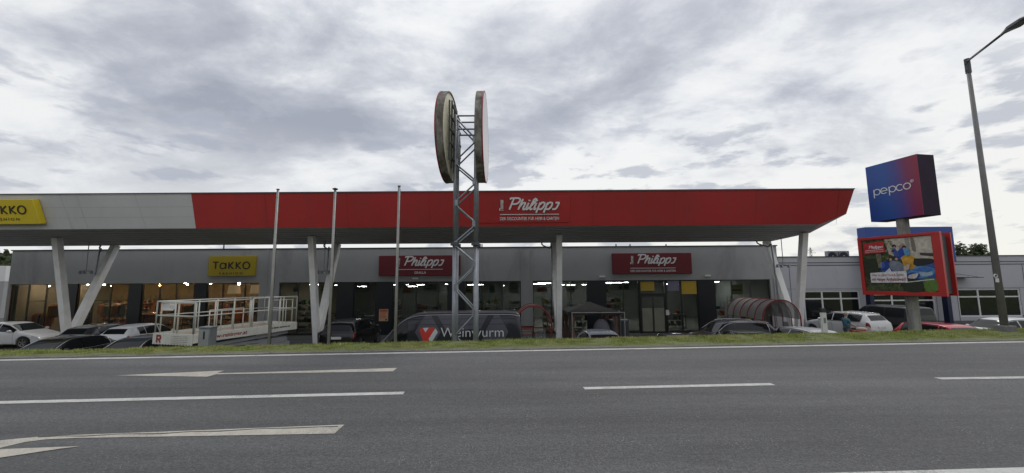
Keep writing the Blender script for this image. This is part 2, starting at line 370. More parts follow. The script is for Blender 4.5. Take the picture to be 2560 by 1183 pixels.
def script_logo(mb, pl, x, y, width, mi=0, wd=.165, small=True, dep=.02):
    sc_ = width/6.1
    for i, st in enumerate(PH): stroke(mb, pl, [(a_, b_*.80) for a_, b_ in st], wd*sc_*1.15, x+.35*sc_, y, sc_, .42, dep, .0012*i, mi)
    if small:   # upright first name, turned on its side
        p2 = Plane(pl(x-.02*width, y-.02*width, 0), pl.V, pl.N, -pl.U)
        text(mb, p2, 'Thomas', 0, 0, .45*sc_, depth=dep, width=1.25*sc_, shear=.3, mi=mi, off=.02)
def takko(mb, pl, x, y, width, mi=0, dep=.015):
    s_ = width/5.6; w_ = .17*s_; g = [[(0,1),(.85,1)], [(.425,.93),(.425,0)],
        arc(1.5,.44,.42,0,360)[:-1], [(1.95,.9),(1.95,0)],
        [(2.4,1),(2.4,0)], [(3.05,1),(2.5,.5),(3.1,0)], [(3.5,1),(3.5,0)], [(4.15,1),(3.6,.5),(4.2,0)], arc(5.0,.5,.5,0,360,20)[:-1]]
    for i, st in enumerate(g): stroke(mb, pl, st, w_, x, y, s_, 0, dep, .001*i, mi, closed=(i in (2, 8)))
    text(mb, pl, 'FASHION', x+.5*width, y-.85*s_, .33*s_, 'CENTER', depth=dep, spacing=1.5, width=.62*width, off=.015, mi=mi)
UX = (1, 0, 0); NF = (0, -1, 0)

# ================================================================== SETTING
A0 = G(0, 901); A1 = G(2560, 855)                   # far edge line, on the road
rd = (A1-A0).normalized(); rn = Vector((-rd.y, rd.x, 0))
def edgeY(x): return A0.y+(x-A0.x)*rd.y/rd.x
def crestY(x):                                       # outer edge of the verge's flat top
    t = (x+12.5)/28.5; t = max(0, min(1.3, t)); return edgeY(x)+1.2+t*1.25
XL, XR = -420, 420
mb = MB(); mb.poly([(-1500, -600, LOT-.35), (1500, -600, LOT-.35), (1500, 2500, LOT-.35), (-1500, 2500, LOT-.35)])
M_field = mat('field_grass', (.06, .075, .03), .95, var=.3, vscale=.02)
struct(mb.build('ground', M_field))
mb = MB(); mb.box((-75, 10.5, LOT-.5), (95, 60, LOT)); struct(mb.build('parking_lot', M_lot))
mb = MB(); pts = []
for x in (XL, -60, -30, -15, 0, 15, 30, 60, XR): pts.append(x)
n = len(pts); vs = [(x, -1.5, 0) for x in pts]+[(x, edgeY(x)+.38, 0) for x in pts]
mb.add(vs, [(i, i+1, n+i+1, n+i) for i in range(n-1)]); struct(mb.build('road', M_road))
mb = MB(); mb.box((XL, -260, -2.4), (XR, -1.5, .03)); struct(mb.build('roadside_ground', mat('near_grass', (.07, .085, .03), .95, var=.3, vscale=1.0)))
# verge: top, slope and toe
xs = list(np.arange(-60, 75.1, .5)); prof = []
M_soil = mat('verge_turf', (.12, .14, .05), .95, var=.35, vscale=3, bump=.6, bscale=20)
vs = []; fs = []
for x in xs:
    e = edgeY(x)+.36; c = crestY(x)
    jit = .05*math.sin(x*3.1)+.04*math.sin(x*7.7+1)
    for (yy, zz) in ((e, -.03), (e+.12+jit*.5, .015), (c-.25, .0+jit*.4), (c+.05, -.06), (c+1.1, -.7), (c+2.6, LOT+.06), (c+2.9, LOT-.2)): vs.append((x, yy, zz))
for i in range(len(xs)-1):
    for k in range(6): fs.append((i*7+k, (i+1)*7+k, (i+1)*7+k+1, i*7+k+1))
o = MB().add(vs, fs).build('verge', M_soil, smooth=True); struct(o)
xs_ = list(np.arange(-60, 75.1, .25)); vs = []
for i_, x in enumerate(xs_): vs += [(x, edgeY(x)+.20+random.uniform(-.04, .04), .006), (x, edgeY(x)+.62, .008)]
o = MB().add(vs, [(2*i_, 2*i_+2, 2*i_+3, 2*i_+1) for i_ in range(len(xs_)-1)]).build('gravel_strip', mat('grit', (.15, .14, .12), .95, var=.45, vscale=14, bump=.6, bscale=60, dirt=(.07, .08, .04), dscale=2.5)); struct(o)
def marking(pts, m, z=.004, name='road_marking'):
    mb = MB(); mb.poly([(p.x, p.y, z) for p in pts]); return struct(mb.build(name, m))
def line(p, q, wd, m=M_white_paint, z=.004):
    d = (q-p).normalized(); nn = Vector((-d.y, d.x, 0))*wd/2
    return marking([p-nn, q-nn, q+nn, p+nn], m, z)
line(A0-rd*60, A1+rd*60, .15)
b0, b1 = G(0, 1007), G(1010, 983.2); line(b0-(b1-b0)*4, b1, .14)
line(G(1460, 971.5), G(1932, 961), .13); d0, d1 = G(2345, 947), G(2620, 943.5); line(d0, d0+(d1-d0).normalized()*6, .13)
e0, e1 = G(2150, 1193.5), G(2560, 1181.5); line(e0-(e1-e0)*6, e1+(e1-e0)*20, .16)
def cr(pts): return [G(x/2, 860+y/2) for x, y in pts]
marking(cr([(575,158.5),(840,147),(1122,134),(1083,147),(1245,144),(1985,121),(1965,138),(1250,150),(1080,153),(1035,165)]), M_cream_paint)
marking(cr([(-500,560),(-260,512),(0,484),(200,465),(370,457),(1000,433),(1722,405),(1672,450),(1000,462),(380,472),(230,479),(120,493),(0,522),(-250,590),(-480,680)]), M_cream_paint)
marking(cr([(0,529),(405,514),(300,527),(0,572),(-300,640),(-200,588)]), M_cream_paint, .006)
mb = MB(); cp = [(190,466),(300,462),(420,462),(600,452),(800,450),(950,440),(1100,437),(1300,425),(1480,421),(1600,416),(1690,414)]
top = cr(cp); bot = cr([(x, y+(1.8 if i % 2 else 3.4)) for i, (x, y) in enumerate(cp)])
mb.add([(p.x, p.y, .007) for p in top+bot], [(i, i+1, len(cp)+i+1, len(cp)+i) for i in range(len(cp)-1)]); struct(mb.build('road_crack', M_crack))
# grass on the verge
def blades(name, cnt, xr, yfun, hr, wr, m, zfun):
    x = rng.uniform(xr[0], xr[1], cnt); u = rng.uniform(0, 1, cnt)
    lo = np.array([edgeY(a)+.42+.10*math.sin(a*1.7)+.07*math.sin(a*4.1+1)+.05*math.sin(a*9.1) for a in x]); hi = np.array([crestY(a)+.45 for a in x]); y = lo+(hi-lo)*u
    cr_ = np.array([crestY(a) for a in x])
    z = np.where(y > cr_, -.06-(y-cr_)*.62, .0)
    patch = .5+.5*np.sin(x*1.9+np.sin(y*3)*1.3)*np.sin(x*.63+2)+rng.normal(0, .15, cnt)
    h = rng.uniform(hr[0], hr[1], cnt)*(.75+.6*np.clip(patch, 0, 1)); h *= np.clip((y-lo)/.25, .25, 1); bare = np.sin(x*5.3+y*4)*np.sin(x*2.1+3)*np.sin(y*6+x) > .42; h[bare] *= .3; tall = rng.uniform(0, 1, cnt) < .004; h[tall] *= 2.2
    wv = rng.uniform(wr[0], wr[1], cnt); a = rng.uniform(0, np.pi*2, cnt); lean = rng.uniform(0, .6, cnt)*h; la = rng.uniform(0, np.pi*2, cnt)
    V = np.zeros((cnt, 3, 3)); V[:, 0] = np.stack([x-np.cos(a)*wv, y-np.sin(a)*wv, z-.02], 1); V[:, 1] = np.stack([x+np.cos(a)*wv, y+np.sin(a)*wv, z-.02], 1)
    V[:, 2] = np.stack([x+np.cos(la)*lean, y+np.sin(la)*lean, z+h], 1)
    me = bpy.data.meshes.new(name); me.vertices.add(cnt*3); me.vertices.foreach_set('co', V.reshape(-1)); me.loops.add(cnt*3); me.loops.foreach_set('vertex_index', np.arange(cnt*3, dtype=np.int32))
    me.polygons.add(cnt); me.polygons.foreach_set('loop_start', np.arange(0, cnt*3, 3, dtype=np.int32)); me.polygons.foreach_set('loop_total', np.full(cnt, 3, dtype=np.int32)); me.update(calc_edges=True); me.validate()
    me.materials.append(m); o = bpy.data.objects.new(name, me); C.objects.link(o); o['kind'] = 'stuff'; return o
def grass_mat(name):  # blades with dry patches
    m = bpy.data.materials.new(name); m.use_nodes = True; t = m.node_tree; b = t.nodes['Principled BSDF']
    tcn = t.nodes.new('ShaderNodeTexCoord'); n1_ = nd(t, 'ShaderNodeTexNoise', Scale=1.1, Detail=5.0); t.links.new(tcn.outputs['Object'], n1_.inputs['Vector'])
    n2_ = nd(t, 'ShaderNodeTexNoise', Scale=24.0, Detail=3.0); t.links.new(tcn.outputs['Object'], n2_.inputs['Vector'])
    c = ramp(t, n2_.outputs[0], [(.3, (.10, .15, .03)), (.5, (.29, .36, .08)), (.68, (.55, .55, .20))])
    c = mixc(t, ramp(t, n1_.outputs[0], [(.45, 0.), (.65, .75)]), c, (.46, .42, .19))
    n3_ = nd(t, 'ShaderNodeTexNoise', Scale=3.5, Detail=4.0); t.links.new(tcn.outputs['Object'], n3_.inputs['Vector']); c = mixc(t, 1.0, c, ramp(t, n3_.outputs[0], [(.35, .62), (.65, 1.18)]), 'MULTIPLY')
    t.links.new(c, b.inputs['Base Color']); b.inputs['Roughness'].default_value = .8; return m
g = blades('grass', 170000, (-17, 24), None, (.02, .058), (.005, .012), grass_mat('grass_blades'), None)
g['label'] = 'mown green grass on the verge between road and parking lot'

# ================================================================== MAIN SHOP BUILDING
BY = 28.7
def bx(px): return P(px, 700, BY).x
WT = P(1280, 619.5, BY).z; WINT = P(1280, 702.5, BY).z
bl, br_ = bx(22), bx(1947)
bld = thing('shop_building', 'long flat roofed grey shop building with dark glazed front behind the canopy', 'building', ((bl+br_)/2, BY, LOT), world=True)
openings = [(bx(27), bx(649)), (bx(698), bx(1302)), (bx(1332), bx(1925))]
mb = MB(); TH = .35
mb.box((bl, BY, WINT), (br_, BY+TH, WT))
edges = [bl]+[v for o_ in openings for v in o_]+[br_]
for i in range(0, len(edges), 2): mb.box((edges[i], BY, LOT), (edges[i+1], BY+TH, WINT-.002))
for s_ in (bl, br_-.35): mb.box((s_, BY+TH+.002, LOT), (s_+.35, BY+24, WT-.003))
mb.box((bl+.352, BY+23.6, LOT), (br_-.352, BY+24, WT-.004))
mb.build('wall', M_wall, bld)
mb = MB(); mb.box((bl-.06, BY-.06, WT), (br_+.06, BY+.45, WT+.07)); mb.box((bl+.36, BY+.46, WT-.5), (br_-.36, BY+23.5, WT-.3)); mb.build('roof', M_dark, bld)
for a in (bx(697)-.9, bx(1302)+.02, bx(1332)-.12, bx(1925)+.25): mb = MB(); mb.box((a, BY-.05, LOT+.002), (a+.09, BY-.003, WT-.01)); mb.build('pilaster', M_wall, bld)
mb = MB(); mb.box((bl+.36, BY+.36, LOT+.05), (br_-.36, BY+12, LOT+.1)); mb.build('shop_floor', M_floor_in, bld)
mb = MB(); mb.box((bl+.36, BY+.36, WINT+.08), (br_-.36, BY+12, WINT+.14)); mb.build('ceiling', M_in_wall, bld)
xm = bx(672)
mb = MB(); mb.box((bl+.36, BY+7, LOT+.1), (xm, BY+7.1, WINT+.075)); mb.box((xm, BY+.36, LOT+.1), (xm+.1, BY+11, WINT+.075)); mb.build('partition', M_in_warm, bld)
mb = MB(); mb.box((xm+.1, BY+11, LOT+.1), (br_-.36, BY+11.1, WINT+.075)); mb.build('back_wall', M_in_wall, bld)
# shop lights
def lamp_strip(x, y, ln, m, nm='ceiling_light', lab=None, grp=None):
    t = thing(nm, lab, 'lamp', (x, y, WINT-.4+random.choice((0, 0, .12, .2))), random.choice((0, 0, .0, math.pi/2)), grp)
    mb = MB(); mb.box((-ln/2, -.03, .008), (ln/2, .03, .022)); mb.build('tube', m, t)
    mb = MB(); mb.box((-ln/2, -.06, .023), (ln/2, .06, .06)); mb.tube((-ln/2+.1, 0, .06), (-ln/2+.1, 0, .27), .008, n=4); mb.tube((ln/2-.1, 0, .06), (ln/2-.1, 0, .27), .008, n=4); mb.build('housing', M_galvdark, t)
for yy in (3.0, 6.2, 9.4):
    for k in range(14):
        x = bx(740)+k*(bx(1900)-bx(740))/13+random.uniform(-.6, .6)
        if random.random() < .38: continue
        lamp_strip(x, BY+yy+random.uniform(-.8, .8), random.choice((.7, 1.2, 1.6)), M_tube, lab='white fluorescent strip light on the shop ceiling behind the glass', grp='fluorescent strips in the right-hand shop')
for yy in (1.6, 4.4):
    for k in range(9):
        x = bx(60)+k*(bx(630)-bx(60))/8+random.uniform(-.3, .3)
        mb = MB(); mb.lathe([(0, .0), (.06, 0), (.07, .05), (0, .05)], (x, BY+yy, WINT-.13+random.uniform(-.1, .1)), 10)
        tag(mb.build('spotlight', M_warm, origin=(x, BY+yy, WINT-.16)), 'small warm spotlight on the clothes shop ceiling', 'lamp', 'warm spotlights in the clothes shop')
# window bays: dark panel piers + glazing
def bay(x0, x1, nm, gm, mull, transom=None, y=BY+.12, z0=LOT+.12, z1=None, fm=M_frame):
    z1 = z1 or WINT-.01; wn = MB(); f = .05
    wn.box((x0, y, z0), (x0+f, y+.08, z1)); wn.box((x1-f, y, z0), (x1, y+.08, z1)); wn.box((x0+f, y, z1-f), (x1-f, y+.08, z1)); wn.box((x0+f, y, z0), (x1-f, y+.08, z0+f))
    for a in mull: wn.box((a-.035, y+.002, z0+f), (a+.035, y+.078, z1-f))
    if transom:
        for (a, b, z) in transom: wn.box((a, y+.004, z-.03), (b, y+.076, z+.03))
    o_ = wn.build(nm, fm, bld)
    gl = MB(); gl.box((x0+f, y+.035, z0+f), (x1-f, y+.045, z1-f)); gl.build('pane', gm, o_)
    return o_
def pxs(*a): return [bx(v) for v in a]
tz = P(400, 751, BY).z
mb = MB()
piers = [(169,193),(322,354),(485,517),(843,884),(940,981),(1120,1162),(1468,1514),(1744,1787)]
for a, b in piers: 
    pm = MB(); pm.box((bx(a), BY+.06, LOT), (bx(b), BY+.3, WINT-.003)); pm.build('pier_panel', M_darkpanel, bld)
for (a, b, ms) in ((27,169,(70,115)), (193,322,(232,276)), (354,485,(398,440)), (517,649,(556,611))):
    m_ = pxs(*ms); bay(bx(a), bx(b), 'window', G_A, m_, [(m_[0]+.04, m_[1]-.04, tz)])
for (a, b, ms) in ((698,843,(745,)), (884,940,()), (981,1120,(1040,1095)), (1162,1302,(1205,1255))):
    bay(bx(a), bx(b), 'window', G_B, pxs(*ms))
for (a, b, ms) in ((1332,1468,(1378,1427)), (1514,1597,(1558,)), (1787,1925,(1830,1877))):
    bay(bx(a), bx(b), 'window', G_B, pxs(*ms))
bay(bx(1665), bx(1744), 'window', G_B, pxs(1703))
# entrance
dr = MB(); x0, x1 = bx(1597), bx(1665); dtop = P(1630, 741, BY).z
for a in (x0, x1-.12): dr.box((a, BY+.05, LOT), (a+.12, BY+.25, WINT-.003))
dr.box((x0+.12, BY+.05, dtop), (x1-.12, BY+.25, dtop+.22)); dr.box((x0+.12, BY+.05, WINT-.1), (x1-.12, BY+.25, WINT-.004))
d_ = dr.build('entrance_frame', M_frame, bld); g_ = MB(); g_.box((x0+.12, BY+.14, dtop+.22), (x1-.12, BY+.15, WINT-.1)); g_.build('pane', G_B, d_)
for a, b in ((x0+.13, (x0+x1)/2-.01), ((x0+x1)/2+.01, x1-.13)):
    l = MB(); z1 = dtop-.01
    l.box((a, BY+.1, LOT+.02), (a+.05, BY+.15, z1)); l.box((b-.05, BY+.1, LOT+.02), (b, BY+.15, z1)); l.box((a+.05, BY+.1, LOT+.02), (b-.05, BY+.15, LOT+.12)); l.box((a+.05, BY+.1, z1-.06), (b-.05, BY+.15, z1))
    l = l.build('door', M_frame, bld); g_ = MB(); g_.box((a+.05, BY+.12, LOT+.12), (b-.05, BY+.128, z1-.06)); g_.build('pane', G_B, l)
    f_ = MB(); f_.box((a+.05, BY+.112, LOT+.14), (b-.05, BY+.116, LOT+1.75)); f_.build('privacy_film', mat('frosted_film', (.22, .22, .17), .5), l)
# small wall fittings
for px, py in ((1039, 697), (1505, 692), (1768, 690)):
    c = P(px, py, BY); mb = MB(); mb.box((c.x-.2, BY-.12, c.z-.06), (c.x+.2, BY-.001, c.z+.07)); mb.box((c.x-.17, BY-.14, c.z-.03), (c.x+.17, BY-.121, c.z+.04))
    mb.build('wall_fitting', M_white, bld, bevel=.01)
mb = MB()
for px in (560, 1205, 1540, 1575, 1665):
    c = P(px, 612, BY+3); mb.tube((c.x, BY+3, WT-.3), (c.x, BY+3, c.z+.05), .05, n=6)
mb.build('roof_vent', M_galvdark, bld)
# interior furniture
goods_cols = [mat('goods_%s' % n_, c_, .8) for n_, c_ in (('orange', (.45, .16, .05)), ('pink', (.42, .2, .2)), ('white', (.5, .48, .44)), ('navy', (.04, .05, .1)), ('green', (.1, .2, .1)), ('red', (.35, .03, .03)), ('tan', (.35, .25, .15)), ('grey', (.2, .2, .2)), ('teal', (.08, .22, .25)), ('yellow', (.5, .4, .1)))]
def garments(x, y, ln, h=1.5):
    t = thing('clothing_rack', 'rail of hanging clothes standing inside the warm lit clothes shop', 'clothing rack', (x, y, LOT+.1), random.uniform(-.2, .2), 'clothes rails inside the left-hand shop')
    f = MB(); f.tube((-ln/2, 0, .0), (-ln/2, 0, h), .02, n=6); f.tube((ln/2, 0, 0), (ln/2, 0, h), .02, n=6); f.tube((-ln/2, 0, h), (ln/2, 0, h), .02, n=6); f.box((-ln/2-.02, -.25, 0), (-ln/2+.02, .25, .04)); f.box((ln/2-.02, -.25, 0), (ln/2+.02, .25, .04)); f.build('frame', M_chrome, t)
    g = MB(); a = -ln/2+.06; idx = random.randrange(3)
    while a < ln/2-.05:
        wdt = random.uniform(.03, .06); b = random.uniform(.7, 1.0)
        if random.random() < .25: idx = random.choice([0, 0, 1, 1, 2, 3, 6, 6, 7])
        g.add([(a, -.22, h-.12), (a, .22, h-.12), (a, .26, h-b), (a, -.26, h-b), (a+wdt, -.22, h-.12), (a+wdt, .22, h-.12), (a+wdt, .26, h-b), (a+wdt, -.26, h-b), (a+wdt/2, 0, h-.02)],
              [(0,3,7,4),(1,5,6,2),(2,6,7,3),(0,1,2,3),(4,7,6,5),(0,4,8),(1,8,5),(0,8,1),(4,5,8)], idx); a += wdt+.012
    g.build('clothes', goods_cols, t)
for k in range(13):
    garments(bx(50)+k*(bx(630)-bx(50))/12+random.uniform(-.3, .3), BY+random.choice((1.6, 2.4, 3.8)), random.uniform(1.2, 2.0), random.choice((1.45, 1.55, 2.1)))
def shelf(x, y, ln, h, rz, lab, grp, pool):
    t = thing('shelving_unit', lab, 'shelf', (x, y, LOT+.1), rz, grp)
    f = MB(); nsh = int(h/.45)
    for s_ in (-1, 1): f.box((s_*ln/2-.02, -.25, 0), (s_*ln/2+.02, -.20, h)); f.box((s_*ln/2-.02, .20, 0), (s_*ln/2+.02, .25, h))
    f.build('upright', M_galv, t); sh = MB()
    for i in range(nsh): sh.box((-ln/2+.02, -.24, .12+i*.45), (ln/2-.02, .24, .15+i*.45))
    sh.build('shelf', M_white, t)
    g = MB()
    for i in range(nsh):
        a = -ln/2+.05
        while a < ln/2-.15:
            wd_ = random.uniform(.06, .25); hh = random.uniform(.1, .36); 
            if random.random() < .85: g.box((a, -.2+random.uniform(0, .05), .152+i*.45), (min(a+wd_, ln/2-.03), .15, .152+i*.45+hh), random.choice(pool))
            a += wd_+.015
    g.build('goods', goods_cols, t)
for k in range(12):
    x = bx(60)+k*(bx(630)-bx(60))/11
    shelf(x, BY+6.6, 2.0, 2.6, 0, 'wall shelf of folded clothes at the back of the clothes shop', 'wall shelves of the left-hand shop', [0, 0, 1, 2, 6, 6, 7, 3, 5])
for k in range(15):
    x = bx(705)+.7+k*(bx(1900)-bx(705))/14.6
    if bx(1585) < x < bx(1675): continue
    shelf(x, BY+random.choice((.9, 1.5, 2.6)), random.uniform(1.3, 1.9), random.choice((1.5, 2.0, 2.4)), random.choice((0, 0, math.pi/2, .1)), 'shelf stacked with mixed household goods behind the discounter glass', 'shelves inside the right-hand shop', [2, 3, 4, 5, 7, 7, 8, 9, 2])
for k in range(17):
    x = bx(715)+k*(bx(1915)-bx(715))/16.5+random.uniform(-.4, .4); hb = random.uniform(.35, .75); wb = random.uniform(.4, 1.0); zb_ = WINT-random.uniform(.55, 1.0)-hb*.3
    if bx(1590) < x < bx(1750): continue
    t = thing('reflection_banner', 'made-up coloured banner behind the glass, standing in for a reflection', 'banner', (x, BY+random.uniform(.8, 2.2), zb_), 0, 'made-up banners standing in for reflections in the right-hand shop glass')  # added sheets that stand in for pale reflections in the shop glass
    mb = MB(); mb.box((-wb/2, -.006, 0), (wb/2, .006, hb)); mb.box((-wb/2+.05, -.009, hb*.35), (wb/2-.1, -.0065, hb*.55), 1); mb.build('sheet', [mat('banner_%d' % (k % 5), ((.45, .42, .38), (.42, .40, .12), (.14, .24, .12), (.30, .28, .36), (.45, .12, .08))[k % 5], .8), M_in_wall], t)
    mb = MB(); mb.tube((0, 0, hb), (0, 0, WINT+.07-zb_), .006, n=4); mb.build('string', M_dark, t)
# hanging lamp shades in the clothes shop window
for px, rr in ((586, .42), (640, .38)):
    c = P(px, 722, BY+1.0); t = thing('pendant_lamp', 'cream drum lamp shade hanging in the shop window, '+('left of two' if px < 600 else 'at the right end of the window'), 'lamp', (c.x, BY+1.0, c.z-.35))
    mb = MB(); mb.lathe([(rr, 0), (rr*.8, .62)], n=24); mb.build('lamp_shade', mat('cream_shade', (.7, .55, .35), .8, emit=.35, ecol=(1, .7, .4)), t, smooth=True)
    mb = MB(); mb.tube((0, 0, .55), (0, 0, WINT+.07-(c.z-.35)), .012, n=5); mb.build('cord', M_dark, t)
# posters
def poster(px0, py0, px1, py1, y, m, name, label, cat='poster', extra=None):
    a = P(px0, py0, y); b = P(px1, py1, y); mb = MB(); mb.box((a.x, y-.006, b.z), (b.x, y, a.z))
    if extra: extra(mb, a, b, y)
    o_ = mb.build(name, m if isinstance(m, list) else [m], origin=((a.x+b.x)/2, y, b.z)); tag(o_, label, cat); return o_
def ex(mb, a, b, y):
    w_ = b.x-a.x; h_ = a.z-b.z
    mb.box((a.x+.06*w_, y-.009, a.z-.22*h_), (b.x-.06*w_, y-.007, a.z-.06*h_), 1)
    for i in range(5): mb.box((a.x+.12*w_, y-.009, a.z-(.32+.1*i)*h_), (b.x-(.12+.1*(i % 3))*w_, y-.007, a.z-(.28+.1*i)*h_), 1)
    mb.box((b.x-.3*w_, y-.009, b.z+.06*h_), (b.x-.14*w_, y-.007, b.z+.2*h_), 2)
poster(948, 773, 970, 803, BY+.05, [mat('poster_orange', (.55, .33, .2), .7), mat('poster_red', (.45, .09, .05), .7), M_black], 'paper_poster', 'small orange notice on the black pier behind the van', extra=ex)
poster(1703, 703, 1742, 735, BY+.11, mat('sheet_yellow', (.50, .34, .035), .7), 'window_sheet', 'yellow square sheet in the window right of the entrance')  # flat yellow sheets, here and over the doors, set before the panes
poster(1600, 701, 1636, 727, BY+.13, mat('sheet_yellow2', (.45, .31, .04), .7), 'window_sheet', 'yellow sheet in the glass above the entrance doors')
poster(1668, 702, 1698, 727, BY+.11, mat('poster_lilac', (.20, .19, .27), .7), 'window_sheet', 'lilac poster in the window beside the entrance')
poster(1664.5, 775, 1673, 788, BY+.05, M_white, 'door_notice', 'small white notice on the frame right of the entrance doors')

# ------------------------------------------------------------------ sign boards
def board(name, label, c0, c1, y, th, m, letters, lm, cat='sign', bevel=.02, rot=None):
    t = thing(name, label, cat, ((c0[0]+c1[0])/2, y, min(c0[1], c1[1])), world=True)
    mb = MB(); mb.box((c0[0], y-th, c0[1]), (c1[0], y-.002, c1[1])); mb.build('panel', m, t, bevel=bevel)
    lm_ = MB(); pl = Plane((c0[0], y-th, min(c0[1], c1[1])), UX, NF); letters(lm_, pl, abs(c1[0]-c0[0]), abs(c1[1]-c0[1])); lm_.build('lettering', lm, t); return t
a = P(527, 641, BY); b = P(640, 690, BY)
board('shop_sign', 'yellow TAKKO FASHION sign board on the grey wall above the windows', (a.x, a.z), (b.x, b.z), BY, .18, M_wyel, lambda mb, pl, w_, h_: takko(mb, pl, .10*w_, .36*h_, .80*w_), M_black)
a = P(950, 640, BY); b = P(1151, 689, BY)
def l1(mb, pl, w_, h_):
    script_logo(mb, pl, .27*w_, .50*h_, .52*w_); mb.box(pl(.24*w_, .325*h_, .01), pl(.79*w_, .30*h_, .02)); text(mb, pl, 'GRALLA', .51*w_, .10*h_, .11*h_, 'CENTER', off=.02, depth=.01)
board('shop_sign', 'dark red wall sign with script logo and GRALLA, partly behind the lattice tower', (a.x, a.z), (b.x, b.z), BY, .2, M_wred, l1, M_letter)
a = P(1529, 634, BY); b = P(1728, 684, BY)
def l2(mb, pl, w_, h_):
    script_logo(mb, pl, .27*w_, .50*h_, .52*w_); mb.box(pl(.22*w_, .285*h_, .01), pl(.79*w_, .26*h_, .02)); text(mb, pl, 'DER DISCOUNTER FÜR HEIM & GARTEN', .22*w_, .09*h_, .10*h_, off=.008, depth=.01, width=.57*w_)
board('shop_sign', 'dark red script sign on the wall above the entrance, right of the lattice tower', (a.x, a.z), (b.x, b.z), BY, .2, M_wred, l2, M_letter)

# ================================================================== CANOPY
YF, YT, YR = 20.0, 19.6, 26.3
zf = P(1280, 566, YF).z; zt = P(1280, 479, YT).z; zr = P(1280, 608, YR).z
def soff(y): return zf+(zr-zf)*(y-YF)/(YR-YF)
xs0 = P(478, 480, YT).x; xs1 = P(490, 567, YF).x
Aa = P(2136, 478, YT); Xe = Aa.x; Bb = P(2121, 534, 19.75); Cc = P(2050, 563, YF)
can = thing('forecourt_canopy', 'long red and pale grey canopy on slanting white columns in front of the shops', 'canopy', (0, 23.2, LOT), world=True)
def fy(z): return YF+(YT-YF)*(z-zf)/(zt-zf)
A_ = (Xe, YT, zt); B_ = (Bb.x, fy(Bb.z), Bb.z); C_ = (Cc.x, YF, zf); D_ = (Xe, 22.8, soff(22.8)); E_ = (Xe, YR, zr); XLf = -62
mb = MB(); mb.poly([(xs1, YF, zf), C_, B_, A_, (xs0, YT, zt)]); mb.build('red_fascia', M_fred, can)
mb = MB(); mb.poly([(XLf, YF, zf), (xs1, YF, zf), (xs0, YT, zt), (XLf, YT, zt)]); fw = mb.build('pale_fascia', M_fwhite, can)
sm = MB()
for fr in (.33, .62): z = zf+(zt-zf)*fr; sm.add([(XLf, fy(z)-.004, z), (xs1+(xs0-xs1)*fr, fy(z)-.004, z), (xs1+(xs0-xs1)*fr, fy(z)-.004, z+.018), (XLf, fy(z)-.004, z+.018)], [(0,1,2,3)])
for px in (-30, 165, 205, 352, 1000, 1500): 
    p_ = P(px, 520, YT).x
    if px < 460: sm.add([(p_, fy(zf)-.005, zf), (p_+.02, fy(zf)-.005, zf), (p_-.38, fy(zt)-.005, zt), (p_-.4, fy(zt)-.005, zt)], [(0,1,2,3)])
for k in range(8):
    p_ = xs1+3.6+k*4.1; sm.add([(p_, YF-.004, zf), (p_+.012, YF-.004, zf), (p_+.012, YT-.004, zt), (p_, YT-.004, zt)], [(0,1,2,3)], 1)
sm.build('panel_seam', [mat('seam', (.36, .365, .37), .7), mat('seam_red', (.14, .012, .014), .7)], can)
mb = MB(); mb.poly([(XLf, YF+.003, zf-.0), (XLf, YR, zr), E_, D_, (C_[0], YF+.003, zf)]); mb.poly([B_, C_, D_]); mb.build('soffit', M_soffit, can)
mb = MB(); zb = zr+1.0
mb.poly([A_, B_, D_, E_, (Xe, YR, zb)]); mb.poly([(XLf, YR, zr), (XLf, YR, zb), (Xe, YR, zb), E_]); mb.build('end_panel', M_fwhite, can)
mb = MB(); mb.poly([(XLf, YT, zt-.05), (Xe, YT, zt-.05), (Xe, YR, zb), (XLf, YR, zb)]); mb.box((XLf, YT-.03, zt-.001), (Xe+.02, YT+.12, zt+.05)); mb.build('roof_edge', M_galvdark, can)
mb = MB()
for y in np.arange(20.7, 26.2, .72): mb.box((XLf, y-.015, soff(y)-.022), (min(Xe, C_[0]+(Xe-C_[0])*(y-YF)/2.8)-.12, y+.015, soff(y)-.006))
mb.build('soffit_rib', mat('rib', (.36, .36, .365), .6), can)
mb = MB()
for px in (1356, 1878): c = P(px, 476, YT+1); mb.box((c.x-.25, YT+.6, zt-.05), (c.x+.25, YT+1.0, zt+.16))
mb.build('roof_box', M_galvdark, can)
for i, px in enumerate((143, 779, 1398, 2010)):
    X = P(px, 590, 22.6).x; base = Vector((X, 23.85, LOT))
    mb = MB(); t_ = Vector((X, 22.6, soff(22.6)-.02)); mb.beam(base, t_, .32, .34, mi=0)
    mb.build('front_column', M_col, can, bevel=.015)
    mb = MB(); mb.beam(base+Vector((0, .10, .75)), Vector((X, 26.0, soff(26.0)-.02)), .36, .36); mb.build('rear_column', M_col, can, bevel=.015)
    mb = MB(); mb.path(smoothpts([(X-.75, 25.8, soff(25.8)-.02), (X-.72, 25.7, soff(25.8)-.22), (X-.3, 25.4, soff(25.8)-.45), (X-.19, 25.2, soff(25.8)-.6), (X-.21, 24.9, LOT+1.6)]), .045, 6); mb.build('drainpipe', M_galv, can, smooth=True)
